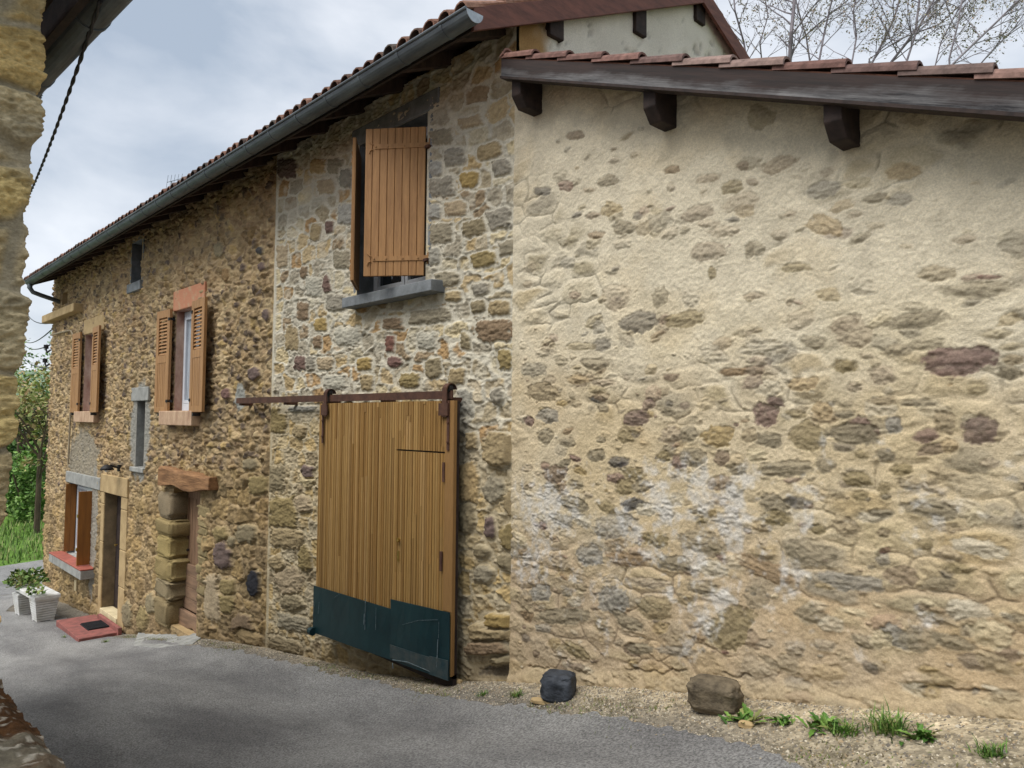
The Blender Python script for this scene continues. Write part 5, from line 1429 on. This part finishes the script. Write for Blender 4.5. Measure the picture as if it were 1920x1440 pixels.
# twisted service cables hung from that eave
def twisted(name, A, B, sag, rad, label, pitch=0.30):
    A = np.array(A); B = np.array(B); Lh = np.linalg.norm(B - A); n = int(Lh / pitch * 12)
    b = MB()
    side = np.cross(B - A, (0, 0, 1.0)); side /= np.linalg.norm(side)
    for ph in (0, math.pi):
        pts = []
        for i in range(n + 1):
            q = i / n; p = A + (B - A) * q + np.array((0, 0, -sag * 4 * q * (1 - q)))
            a = 2 * math.pi * q * Lh / pitch + ph
            pts.append(p + side * math.cos(a) * rad * .8 + np.array((0, 0, math.sin(a) * rad * .8)))
        b.tube(pts, rad, 6)
    o = b.build(name, M['wire'], None, smooth=True)
    return tag(o, label, 'cable')
twisted('twisted_cable', at_depth(188, 2, 2.85), at_depth(52, 372, 6.2), 0.05, 0.0052, 'thick twisted black cable dropping from the foreground gutter against the sky')
twisted('twisted_cable', at_depth(96, 104, 3.9), at_depth(66, 215, 6.6), 0.02, 0.006, 'short twisted cable between the foreground gutter and the ochre wall')

# low mossy wall top at the bottom-left corner
lx0, lx1 = XN + 0.02, 1.2
xs_ = steps(lx0, lx1, lambda v: 0.008 if v < -1.8 else 0.05)
vv_ = np.concatenate([np.linspace(0, 0.42, 60), np.linspace(0.425, 0.47, 10)])
X, V = np.meshgrid(xs_, vv_)
nz = fbm(X * 9, V * 9, 4, 221)
edge = 0.525 + 0.03 * (fbm(X * 7, X * 0, 3, 222) - .5)
Yw = CAM[1] + V * edge / 0.47
drop = sst(0.40, 0.47, V)
Zw = 0.82 + 0.035 * (nz - .5) + 0.016 * (fbm(X * 28, V * 28, 3, 223) - .5) + 0.016 * (fbm(X * 85, V * 85, 2, 228) - .5) - 0.03 * drop ** 2
moss = sst(0.30, 0.46, fbm(X * 5, V * 5, 4, 224))[..., None]
C = lin((104, 98, 84)) * (0.5 + 0.9 * fbm(X * 22, V * 22, 3, 225))[..., None]
C = C * (1 - moss) + lin((74, 50, 28)) * (0.4 + 0.9 * fbm(X * 26, V * 26, 3, 226))[..., None] * moss
sp_ = sst(0.74, 0.8, vn(X * 60, V * 60, 227))[..., None] * 0.6
C = C * (1 - sp_) + lin((170, 164, 150)) * sp_
low = thing('low_wall', (lx0, CAM[1] + 0.3, 0), 'low stone wall with brown moss on top in the near corner', 'wall')
grid_mesh('mossy_top', np.stack([X, Yw, Zw], -1), C, np.ones((len(vv_) - 1, len(xs_) - 1), bool), M['nearstone'], low)
b = MB(); b.cur = tuple(lin((132, 122, 98))); b.box(lx0, lx1, CAM[1] + 0.02, CAM[1] + 0.43, -0.9, 0.765); b.build('wall_body', M['nearstone'], low, col=True)

# ------------------------------------------------------------------ doorstep, mat, ramp, planter
def on_z(px, py, z):
    d = ray(px, py); t = (z - CAM[2]) / d[2]
    return CAM + d * t
zt = W(229, 1186, -0.06)[1]
cfl, cfr, cbr, cbl = on_z(105, 1163, zt), on_z(148, 1198, zt), on_z(228, 1187, zt), on_z(180, 1148, zt)
x0, x1 = cfl[0], cfr[0]
yf = (cfl[1] + cfr[1]) / 2
stp = thing('doorstep', (x0, -0.05, zt), 'red painted doorstep slab with a raised back edge', 'doorstep')
b = MB(); b.box(x0, x1, yf, -0.065, zt - 0.35, zt); b.build('slab', M['redstep'], stp, bevel=0.008)
b = MB(); b.box(x0 + 0.3, x1 + 0.06, -0.115, -0.062, zt - 0.12, zt + 0.07); b.build('riser', M['redstep'], stp, bevel=0.006)
mc = [on_z(150, 1168, zt + .02), on_z(193, 1162, zt + .02), on_z(208, 1172, zt + .02), on_z(165, 1181, zt + .02)]
mx0, mx1 = min(p[0] for p in mc) * .5 + np.mean([p[0] for p in mc]) * .5, max(p[0] for p in mc) * .5 + np.mean([p[0] for p in mc]) * .5
mx0, mx1 = (mc[0][0] + mc[1][0]) / 2, (mc[2][0] + mc[3][0]) / 2
my0, my1 = (mc[0][1] + mc[3][1]) / 2, (mc[1][1] + mc[2][1]) / 2
b = MB(); b.box(mx0, mx1, my0, my1, zt + 0.001, zt + 0.010)
nb = 16
for k in range(nb):
    xa = mx0 + (mx1 - mx0) * (k + 0.15) / nb; xb = mx0 + (mx1 - mx0) * (k + 0.8) / nb
    b.box(xa, xb, my0 + 0.015, my1 - 0.015, zt + 0.010, zt + 0.020)
tag(b.build('door_mat', M['rubber'], None, org=((mx0 + mx1) / 2, (my0 + my1) / 2, zt)), 'ribbed black rubber mat on the red doorstep', 'door mat')
# sloping stone at the foot of the cellar door
rp_ = [on_ground(*p) for p in [(250, 1212), (300, 1216), (362, 1208), (372, 1196), (345, 1186), (322, 1176)]]
b = MB(); top = [(p[0], p[1], float(gz(p[0], p[1])) + (0.012 if i in (0, 1, 2) else 0.06)) for i, p in enumerate(rp_)]
top[3] = (top[3][0], 0.08, top[3][2] - .03); top[5] = (top[5][0], 0.08, top[5][2] - 0.02); top[4] = ((top[3][0] + top[5][0]) / 2, 0.09, (top[3][2] + top[5][2]) / 2)
nn = len(top)
b.add([(p[0], p[1], p[2] - 0.25) for p in top] + top, [tuple(range(nn))[::-1], tuple(range(nn, 2 * nn))] + [(i, (i + 1) % nn, nn + (i + 1) % nn, nn + i) for i in range(nn)])
tag(b.build('threshold_stone', M['conc'], None, bevel=0.01, org=tuple(top[0])), 'sloping pale slab in front of the low cellar door', 'slab')

def leaves(b, c, r, n, ls, cols, rs, up=0.3, squash=1.0, shell=0.3):
    for k in range(n):
        while True:
            p = np.array((rs.uniform(-1, 1), rs.uniform(-1, 1), rs.uniform(-1, 1)))
            q = np.linalg.norm(p)
            if shell < q < 1: break
        p = np.array(c) + p * np.array(r)
        a = rs.uniform(0, 6.283); t = rs.uniform(-0.6, 1.2)
        d = np.array((math.cos(a) * math.cos(t), math.sin(a) * math.cos(t), math.sin(t)))
        s_ = np.cross(d, (rs.uniform(-1, 1), rs.uniform(-1, 1), 1.0)); s_ /= np.linalg.norm(s_) + 1e-6
        L = ls * rs.uniform(0.6, 1.4); w = L * 0.32
        b.cur = tuple(lin(rs.choice(cols)) * rs.uniform(0.7, 1.25))
        nrm = np.cross(d, s_)
        b.add([p, p + d * L * .45 + s_ * w + nrm * L * .06, p + d * L, p + d * L * .45 - s_ * w + nrm * L * .06], [(0, 1, 2), (0, 2, 3)])
P1 = on_ground(81, 1163); P2 = on_ground(48, 1151)
pl = thing('planter', tuple(P1), 'white plastic planter bench on two ribbed square pots by the lane', 'planter')
dvec = (P2 - P1) * np.array((1, 1, 0)); Ld = np.linalg.norm(dvec); dvec /= Ld; sv = np.array((-dvec[1], dvec[0], 0))
hp_ = 0.35
pot_px = 0.42
for PP in (P1, P2):
    zg = float(gz(PP[0], PP[1]))
    b = MB()
    nb = 9
    for k in range(nb):
        za = zg + 0.02 + hp_ * k / nb; zb = zg + 0.02 + hp_ * (k + 0.74) / nb
        wa = 0.118 + 0.048 * k / nb + .007; wb = 0.118 + 0.048 * (k + 0.7) / nb + .003
        c = np.array((PP[0], PP[1], 0))
        q = []
        for (w_, z_) in ((wa, za), (wb, zb)):
            for sx, sy in ((-1, -1), (1, -1), (1, 1), (-1, 1)):
                q.append(tuple(c + dvec * w_ * sx + sv * w_ * sy + np.array((0, 0, z_))))
        b.hexa(q)
    q = []
    for (w_, z_) in ((0.098, zg + 0.02), (0.146, zg + 0.02 + hp_)):
        for sx, sy in ((-1, -1), (1, -1), (1, 1), (-1, 1)):
            q.append(tuple(c + dvec * w_ * sx + sv * w_ * sy + np.array((0, 0, z_))))
    b.hexa(q)
    for sx, sy in ((-1, -1), (1, -1), (1, 1), (-1, 1)):
        f0 = c + dvec * 0.10 * sx + sv * 0.10 * sy
        b.box(f0[0] - .025, f0[0] + .025, f0[1] - .025, f0[1] + .025, zg - 0.04, zg + 0.03)
    b.build('pot', M['plastic'], pl)
zt2 = float(gz(P1[0], P1[1])) + hp_ + 0.02
b = MB()
o0 = np.array((P1[0], P1[1], zt2 - 0.005)) - dvec * 0.19 - sv * 0.185
b.bar(o0, dvec * (Ld + 0.38), sv * 0.37, (0, 0, 0.055)); 
o0 = np.array((P1[0], P1[1], zt2 + 0.05)) - dvec * 0.185 - sv * 0.18
for q in range(9):
    b.bar(o0 + dvec * (0.02 + (Ld + 0.33) * q / 9), dvec * ((Ld + 0.33) / 9 - 0.012), sv * 0.36, (0, 0, 0.008))
b.build('tray', M['plastic'], pl, bevel=0.006)
rs = random.Random(3)
for PP, n, ls, r in ((P2 - dvec * 0.0 + sv * 0.0, 420, 0.085, (0.36, 0.30, 0.16)), (P1 + sv * 0.15 - dvec * .1, 70, 0.07, (0.18, 0.14, 0.08))):
    b = MB(); leaves(b, (PP[0], PP[1], zt2 + 0.13), r, n, ls, [(104, 132, 60), (84, 112, 50), (132, 150, 84), (66, 94, 44), (150, 146, 96)], rs, shell=0.0)
    b.build('plant', M['leaf'], pl, col=True)

# ------------------------------------------------------------------ loose rocks
def boulder(name, px, py, sx, sy, sz, colr, seed, mat, label, rot=0.0, lift=0.7, pw=3.6):
    g = on_ground(px, py)
    b = MB(); rock_block(0, 0, 0, sx, sy, sz, seed, b, 48, 32, colr, pw)
    ca_, sa = math.cos(rot), math.sin(rot)
    b.v = [(g[0] + p[0] * ca_ - p[1] * sa, g[1] + sy * 0.8 + p[0] * sa + p[1] * ca_, float(gz(g[0], g[1] + sy * .8)) + sz * lift + p[2]) for p in b.v]
    return tag(b.build(name, mat, None, smooth=True, org=(g[0], g[1], g[2])), label, 'rock')
boulder('rock', 1032, 1318, 0.095, 0.085, 0.082, (60, 64, 70), 77, M['rock_dark'], 'small blue-black angular rock by the corner of the rendered wall', 0.5, 0.75, 5.0)
boulder('rock', 1326, 1343, 0.128, 0.085, 0.086, (112, 98, 74), 95, M['rock_brown'], 'larger brown rock lying against the rendered wall', 0.3, 0.8, 3.6)
boulder('stone', 1012, 1322, 0.07, 0.03, 0.014, (196, 178, 140), 61, M['sandst'], 'thin pale stone under the edge of the black rock', 0.4, 0.4)
boulder('stone', 1396, 1366, 0.035, 0.02, 0.016, (206, 190, 150), 62, M['sandst'], 'pale pebble below the first green weed', 0.2, 0.5)
boulder('stone', 855, 1283, 0.035, 0.02, 0.02, (190, 168, 128), 63, M['sandst'], 'small tan stone at the sliding door corner', 0.2, 0.6)

# ------------------------------------------------------------------ weeds
GREEN = [(76, 112, 42), (92, 126, 52), (62, 96, 38), (108, 138, 64), (128, 132, 76)]
def weed(px, py, rad, n, label, seed, kind='leafy'):
    rs = random.Random(seed)
    g = on_ground(px, py); b = MB()
    for k in range(n):
        a = rs.uniform(0, 6.283)
        b.cur = tuple(lin(rs.choice(GREEN)) * rs.uniform(0.75, 1.2))
        o0 = np.array((g[0] + rs.gauss(0, rad * .32), g[1] + rs.gauss(0, rad * .22), 0))
        o0[2] = float(gz(o0[0], o0[1])) - 0.004
        el = rs.uniform(0.5, 1.35) if kind == 'grass' else rs.uniform(0.2, 1.1)
        L = rad * rs.uniform(0.45, 1.2) * (0.95 if kind == 'grass' else 0.85)
        d = np.array((math.cos(a) * math.cos(el), math.sin(a) * math.cos(el), math.sin(el)))
        s_ = np.array((-math.sin(a), math.cos(a), 0))
        if kind == 'grass':
            w = 0.0026
            m1 = o0 + d * L * .55; t1 = o0 + d * L + np.array((math.cos(a), math.sin(a), -0.5)) * L * 0.22
            b.add([o0 - s_ * w, o0 + s_ * w, m1 + s_ * w * .8, t1, m1 - s_ * w * .8], [(0, 1, 2, 4), (4, 2, 3)])
        else:
            w = L * 0.13
            pts = []
            nn = 7
            for i in range(nn + 1):
                q = i / nn; bend = -0.55 * q * q * L
                ww = w * math.sin(math.pi * min(q * .9 + .08, 1)) * (1.25 if i % 2 else 0.7)
                c = o0 + d * L * q + np.array((0, 0, bend * 0.5))
                pts.append((c - s_ * ww + np.array((0, 0, ww * .4)), c + np.array((0, 0, 0)), c + s_ * ww + np.array((0, 0, ww * .4))))
            vs_ = [p for t in pts for p in t]
            b.add(vs_, [(i * 3 + j, i * 3 + j + 1, i * 3 + j + 4, i * 3 + j + 3) for i in range(nn) for j in range(2)])
    o = b.build('weed', M['leaf'], None, col=True, org=(g[0], g[1], g[2]))
    return tag(o, label, 'weed', 'weeds along the foot of the wall')
weed(1396, 1354, 0.10, 46, 'leafy green weed just right of the brown rock', 1)
weed(1466, 1356, 0.075, 40, 'small leafy weed second from the brown rock', 2)
weed(1540, 1366, 0.10, 60, 'leafy weed spreading wide in the middle of the row', 3)
weed(1582, 1376, 0.085, 120, 'low tuft of grass growing into the wide leafy weed', 4, 'grass')
weed(1664, 1372, 0.115, 170, 'tallest upright tuft of grass by the rendered wall', 5, 'grass')
weed(1724, 1384, 0.09, 50, 'leafy weed right of the tallest grass tuft', 6)
weed(1856, 1416, 0.07, 90, 'dark low tuft of grass nearest the right edge', 7, 'grass')
weed(968, 1306, 0.06, 60, 'small grass tuft left of the black rock', 8, 'grass')
weed(808, 1276, 0.05, 20, 'little round-leaved weed under the sliding door', 9)
weed(905, 1305, 0.05, 40, 'thin grass tuft between the sliding door and the black rock', 10, 'grass')
weed(198, 1205, 0.07, 60, 'grass tuft at the corner of the red doorstep', 11, 'grass')
weed(120, 1196, 0.06, 40, 'grass tuft before the left side of the doorstep', 12, 'grass')
# moss, dry blades and small loose stones along the edge of the lane: nobody could count them
rs = random.Random(17)
b = MB()
def verge_pt():
    x = rs.uniform(-11.5, 0.4); e = float(np.interp(x, EX, EY))
    return x, e
for k in range(9000):
    x, e = verge_pt(); y = e + rs.gauss(0.02, 0.08) + (0.10 if x > -3.5 and rs.random() < .35 else 0)
    if y > -0.03 or fbm(np.array([x * 1.7]), np.array([y * 3]), 3, 55)[0] < 0.50: continue
    z = float(gz(x, y)); a = rs.uniform(0, 6.28); L = rs.uniform(0.008, 0.026); el = rs.uniform(0.2, 1.0)
    b.cur = tuple(lin(rs.choice([(98, 100, 52), (112, 104, 62), (84, 92, 44), (130, 118, 82), (90, 78, 54), (100, 120, 56)])) * rs.uniform(.7, 1.2))
    d = np.array((math.cos(a) * math.cos(el), math.sin(a) * math.cos(el), math.sin(el))); s_ = np.array((-math.sin(a), math.cos(a), 0)) * 0.0035
    p = np.array((x, y, z))
    b.add([p - s_, p + s_, p + d * L], [(0, 1, 2)])
o = b.build('verge_moss', M['leaf'], None, col=True); tag(o, 'dry moss and short grass along the edge of the lane', 'moss', kind='stuff')
b = MB()
for k in range(22000):
    x = rs.uniform(-9, 0.5); e = float(np.interp(x, EX, EY)); y = rs.uniform(e - 0.10, -0.02)
    if rs.random() > 0.25 + 0.75 * sst(-6, -2.0, x): continue
    r = rs.uniform(0.002, 0.008) * (1.8 if rs.random() < .04 else 1)
    z = float(gz(x, y)); b.cur = tuple(lin(rs.choice([(170, 160, 140), (140, 130, 112), (120, 112, 100), (190, 180, 160), (104, 98, 90), (160, 140, 110)])) * rs.uniform(.75, 1.15))
    a = rs.uniform(0, 6.28); c, s_ = math.cos(a) * r, math.sin(a) * r
    b.add([(x + c, y + s_, z), (x - s_ * .8, y + c * .8, z), (x - c, y - s_, z), (x + s_ * .8, y - c * .8, z), (x + c * .2, y, z + r * .8)], [(0, 1, 4), (1, 2, 4), (2, 3, 4), (3, 0, 4)])
o = b.build('loose_gravel', M['leaf'], None, col=True); tag(o, 'small loose stones scattered over the earth verge', 'gravel', kind='stuff')

# ------------------------------------------------------------------ wires at the far corner
def wire(pts, rad, label):
    b = MB(); P_ = []
    for (A, B) in zip(pts[:-1], pts[1:]):
        A = np.array(A); B = np.array(B)
        for i in range(13):
            q = i / 12; P_.append(A + (B - A) * q + np.array((0, 0, -0.35 * 4 * q * (1 - q))))
    b.tube(P_, rad, 5)
    return tag(b.build('utility_wire', M['wire'], None), label, 'wire', 'wires from the house corner')
xh = XL - 0.04
def onx_(px, py): return onX(px, py, xh)
wire([onx_(96, 606), at_depth(44, 571, 45), at_depth(10, 548, 52)], 0.014, 'topmost thin wire running left from the far house corner')
wire([onx_(96, 619), at_depth(39, 629, 45), at_depth(0, 636, 52)], 0.014, 'nearly level wire from the far house corner')
wire([onx_(93, 647), at_depth(38, 631, 45), at_depth(0, 622, 52)], 0.014, 'wire crossing below the level one at the far corner')
wire([onx_(92, 690), at_depth(34, 648, 45), at_depth(0, 622, 52)], 0.014, 'lowest sagging wire from the far house corner')
for (px, py) in ((93, 655), (91, 681)):
    c = onx_(px, py); b = MB()
    b.tube([(xh + .06, c[1], c[2] - 0.02), (xh - .10, c[1] - .02, c[2] - .06), (xh - .16, c[1] - .03, c[2]), (xh - .13, c[1] - .02, c[2] + .06)], 0.018, 6)
    b.tube([(xh - .16, c[1] - .03, c[2] + .02), (xh - .16, c[1] - .03, c[2] + .10)], 0.045, 8)
    b.build('insulator', M['blackiron'], house)

# ------------------------------------------------------------------ distant land and greenery
nx_, ny_ = 60, 20
xs_ = np.linspace(-330, 140, nx_); 
V_, U_ = np.meshgrid(np.linspace(0, 1, ny_), xs_, indexing='ij')
Yh = 90 + 160 * V_; Zh = -6 + (20 * fbm(U_ * 0.012 + 3, V_ * 1.2, 4, 301) + 12) * np.sin(V_ * math.pi / 2)
Uh = U_.copy()
# ring the hill round to the left as well
phi = np.linspace(R(60), R(215), nx_); rad_ = 120 + 140 * V_
Xh = rad_ * np.cos(phi)[None] ; Yh = rad_ * np.sin(phi)[None]
nzh = fbm(Xh * 0.012 + 5, Yh * 0.012, 4, 301)
Zh = -8 + (22 * nzh + 10) * np.sin(V_ * math.pi / 2)
Ch = lin((112, 132, 104))[None, None] * (0.7 + 0.6 * fbm(Xh * .12, Yh * .12, 4, 302))[..., None]
o = grid_mesh('hills', np.stack([Xh, Yh, Zh], -1), Ch, np.ones((ny_ - 1, nx_ - 1), bool), M['leaf']); tag(o, 'low wooded hills on the horizon', 'hills', kind='structure')

def bush(name, px, py, Z_, r, n, ls, cols, label, seed, trunk=True, blobs=7, cat='bush'):
    rs = random.Random(seed)
    c = at_depth(px, py, Z_)
    zg = float(gz(c[0], c[1]))
    t = thing(name, (c[0], c[1], zg), label, cat, 'bushes beyond the house')
    b = MB()
    for k in range(blobs):
        a = rs.uniform(0, 6.28); q = rs.uniform(0.1, 0.75)
        cc_ = (c[0] + math.cos(a) * r[0] * q, c[1] + math.sin(a) * r[1] * q, c[2] + rs.uniform(-.75, .75) * r[2])
        k_ = rs.uniform(0.32, 0.55)
        leaves(b, cc_, (r[0] * k_, r[1] * k_, r[2] * k_), n // blobs, ls, cols, rs, shell=0.35)
    b.build('foliage', M['leaf'], t, col=True)
    b = MB()
    for k in range(5):
        a = rs.uniform(0, 6.28)
        b.tube([(c[0] + .1 * math.cos(a), c[1] + .1 * math.sin(a), zg - .1), (c[0] + r[0] * .25 * math.cos(a), c[1] + r[1] * .25 * math.sin(a), (zg + c[2]) / 2), (c[0] + r[0] * .5 * math.cos(a), c[1] + r[1] * .5 * math.sin(a), c[2] + r[2] * .4)], [.07, .05, .02], 6)
    b.build('stems', M['brownbark'], t)
    return t
DKG = [(58, 84, 40), (72, 100, 46), (48, 72, 36), (86, 116, 56)]
MDG = [(92, 128, 58), (108, 142, 66), (80, 114, 52), (124, 154, 80)]
YLG = [(150, 156, 92), (168, 162, 104), (132, 142, 82), (176, 150, 110)]
bush('bush', 62, 915, 34, (1.6, 1.6, 1.7), 3200, 0.20, MDG, 'mid green bush nearest the far house corner', 401)
bush('bush', 30, 950, 36, (1.3, 1.3, 1.0), 1800, 0.18, DKG, 'low dark bush beside the foreground wall', 402)
bush('bush', 74, 815, 42, (2.3, 2.3, 3.0), 4200, 0.24, DKG, 'tall dark green bush rising behind the mid green one', 403)
bush('bush', 32, 825, 44, (2.3, 2.3, 2.8), 3600, 0.24, MDG, 'fresh green bush left of the tall dark one', 404)
bush('bush', -60, 900, 40, (3, 3, 3), 2600, 0.26, DKG, 'broad dark bush hidden largely by the foreground wall', 405)
bush('bush', 130, 890, 46, (3, 3, 3.2), 2600, 0.26, MDG, 'green bush standing behind the house end', 406)

def grow(b, leafb, p, d, L, rad, lvl, rs, cols, ls, bend=0.25, lv_n=3):
    n = 4; pts = [np.array(p)]; d = np.array(d) / np.linalg.norm(d)
    for i in range(n):
        d = d + np.array((rs.gauss(0, bend), rs.gauss(0, bend), rs.gauss(0.06, bend * .7))) * 0.45
        d /= np.linalg.norm(d); pts.append(pts[-1] + d * L / n)
    b.tube(pts, [rad * (1 - 0.6 * i / n) for i in range(n + 1)], 5 if lvl else 6, cap=False)
    if lvl <= 0:
        for k in range(lv_n):
            q = pts[-1] + np.array((rs.gauss(0, ls), rs.gauss(0, ls), rs.gauss(0, ls)))
            leaves(leafb, q, (ls, ls, ls), 3, ls * 1.1, cols, rs, shell=0)
        return
    for i in range(1, n + 1):
        for q in range(1 if rs.random() < .75 else 2):
            nd_ = d + np.array((rs.gauss(0, 0.75), rs.gauss(0, .75), rs.gauss(0.1, .55)))
            grow(b, leafb, pts[i], nd_, L * rs.uniform(.42, .68), rad * (1 - 0.6 * i / n) * 0.6, lvl - 1, rs, cols, ls, bend, lv_n)
# young-leaved tree far left
def small_tree(px, py, Z_, h, label, seed, cols):
    rs = random.Random(seed); c = at_depth(px, py, Z_); zg = float(gz(c[0], c[1]))
    t = thing('young_tree', (c[0], c[1], zg), label, 'tree', 'thin trees beyond the house')
    b = MB(); lb = MB()
    b.tube([(c[0], c[1], zg - .2), (c[0] + .1, c[1], zg + h * .45)], [.12, .09], 8); b.build('trunk', M['brownbark'], t)
    b = MB()
    for k in range(6):
        a = k * 1.05 + rs.uniform(-.3, .3)
        grow(b, lb, (c[0] + .1, c[1], zg + h * (.3 + .03 * k)), (math.cos(a) * .7, math.sin(a) * .7, 1.0), h * .42, .05, 2, rs, cols, 0.19, lv_n=4)
    b.build('branches', M['brownbark'], t); lb.build('crown', M['leaf'], t, col=True)
small_tree(70, 960, 30, 7.2, 'thin young-leaved tree close to the far house corner', 501, YLG)
small_tree(30, 960, 38, 8.0, 'young-leaved tree farther off at the foreground wall', 502, YLG)
small_tree(84, 950, 48, 9.5, 'taller green tree behind the young-leaved ones', 503, MDG)
# grass on the bank
rs = random.Random(23); b = MB()
for k in range(9000):
    x = -rs.uniform(26, 40); y = rs.uniform(-6, 16)
    if y < float(np.interp(x, [-60, -31, -27, -24], [25.9, 12, 1.0, -4.6])) - 9 and False: continue
    pimg = None
    z = float(gz(x, y)); a = rs.uniform(0, 6.28); L = rs.uniform(0.08, 0.34)
    yb_ = float(np.interp(x, [-60, -31, -27, -24], [25.9, 12, 1.0, -4.6]))
    if y > yb_ - 0.1: continue
    b.cur = tuple(lin(rs.choice([(100, 130, 62), (86, 114, 52), (124, 146, 80), (78, 104, 48), (140, 146, 92)])) * rs.uniform(.8, 1.2))
    s_ = np.array((-math.sin(a), math.cos(a), 0)) * 0.03; p = np.array((x, y, z)); d = np.array((math.cos(a) * .35, math.sin(a) * .35, 1.0)) * L
    b.add([p - s_, p + s_, p + d], [(0, 1, 2)])
o = b.build('bank_grass', M['leaf'], None, col=True); tag(o, 'long grass on the bank where the lane turns', 'grass', kind='stuff')
# small pale house far away in the trees
c = at_depth(60, 776, 80); fh = thing('distant_house', tuple(c), 'tiny pale house far off among the trees', 'house')
b = MB(); b.box(c[0] - 1.2, c[0] + 1.2, c[1] - 1, c[1] + 1, c[2] - 3, c[2] + 0.2); b.build('wall', M['plastic'], fh)
b = MB(); b.prism([(c[0] - 1.4, c[1] - 1.2, c[2] + .2), (c[0] + 1.4, c[1] - 1.2, c[2] + .2), (c[0], c[1] - 1.2, c[2] + 1.0)], (0, 2.4, 0)); b.build('roof', M['conc'], fh)

# ------------------------------------------------------------------ leafless trees behind the shed
BUD = [(170, 160, 140), (150, 148, 110), (186, 166, 148), (146, 136, 120)]
def bare_tree(base_px, Z_, stems, label, seed):
    rs = random.Random(seed); c = at_depth(base_px, 200, Z_); zg = float(gz(c[0], c[1])) - 0.2
    t = thing('bare_tree', (c[0], c[1], zg), label, 'tree', 'leafless trees behind the shed roof')
    top = at_depth(base_px, 420, Z_)
    b = MB(); b.tube([(c[0], c[1], zg), (top[0] + .05, top[1], (zg + top[2]) / 2), tuple(top)], [.15, .11, .05], 10); b.build('trunk', M['bark'], t, smooth=True)
    b = MB(); lb = MB()
    for (w, pts) in stems:
        zj = Z_ + rs.uniform(-.5, .5)
        P_ = [top + np.array((0, 0, -.15))] + [at_depth(px, py, zj + rs.uniform(-.12, .12)) for px, py in pts]
        L_ = P_[-1] - P_[-2]; 
        for k in range(3): P_.append(P_[-1] + L_ / np.linalg.norm(L_) * 0.5 + np.array((rs.gauss(0, .06), rs.gauss(0, .06), .05)))
        n = len(P_); rad = [.8 * w * (1 - .7 * i / n) for i in range(n)]
        b.tube(P_, rad, 7, cap=False)
        for i in range(1, n - 1):
            for f in (0.2, 0.55, 0.9):
                q = P_[i] * (1 - f) + P_[i + 1] * f
                d = P_[i + 1] - P_[i]; d /= np.linalg.norm(d)
                sd_ = _r * rs.choice((-1, 1)) * rs.uniform(.4, 1.0) + _f * rs.gauss(0, .5)
                grow(b, lb, q, d * .8 + sd_ + np.array((0, 0, .15)), rs.uniform(.30, .75), rad[i] * .36 + .002, 2 if rs.random() < .35 else 1, rs, BUD, 0.024, 0.3, 2)
    b.build('branches', M['bark'], t); lb.build('buds', M['leaf'], t, col=True)
bare_tree(1470, 10.5, [(.020, [(1402, 130), (1395, 80), (1378, 20), (1374, -30)]), (.040, [(1480, 130), (1484, 60), (1490, 0), (1494, -60)]), (.018, [(1520, 125), (1512, 70), (1497, 20), (1488, -20)]), (.020, [(1534, 125), (1546, 60), (1560, 0), (1568, -40)]), (.016, [(1470, 120), (1500, 76), (1540, 40), (1586, 3), (1612, -20)]), (.014, [(1430, 130), (1425, 80), (1440, 30), (1432, -20)])], 'leafless tree with a pale straight stem beside the red gable board', 601)
bare_tree(1640, 10.0, [(.022, [(1630, 128), (1660, 70), (1678, 30), (1692, -20)]), (.026, [(1662, 128), (1700, 80), (1717, 55), (1724, 0), (1728, -40)]), (.020, [(1696, 128), (1718, 60), (1740, 20), (1762, -20)]), (.016, [(1596, 125), (1606, 70), (1600, 20), (1612, -30)]), (.014, [(1630, 110), (1690, 72), (1760, 46), (1800, 10)])], 'leafless tree in the middle of the three, forking dark stems', 602)
bare_tree(1790, 9.5, [(.020, [(1774, 132), (1830, 78), (1870, 40), (1900, 10), (1935, -20)]), (.014, [(1828, 132), (1860, 95), (1885, 70), (1902, 52)]), (.016, [(1780, 110), (1795, 50), (1804, 0), (1808, -40)]), (.012, [(1752, 130), (1764, 80), (1790, 30), (1820, -20)])], 'leafless tree at the right, its stems leaning right over the roof', 603)
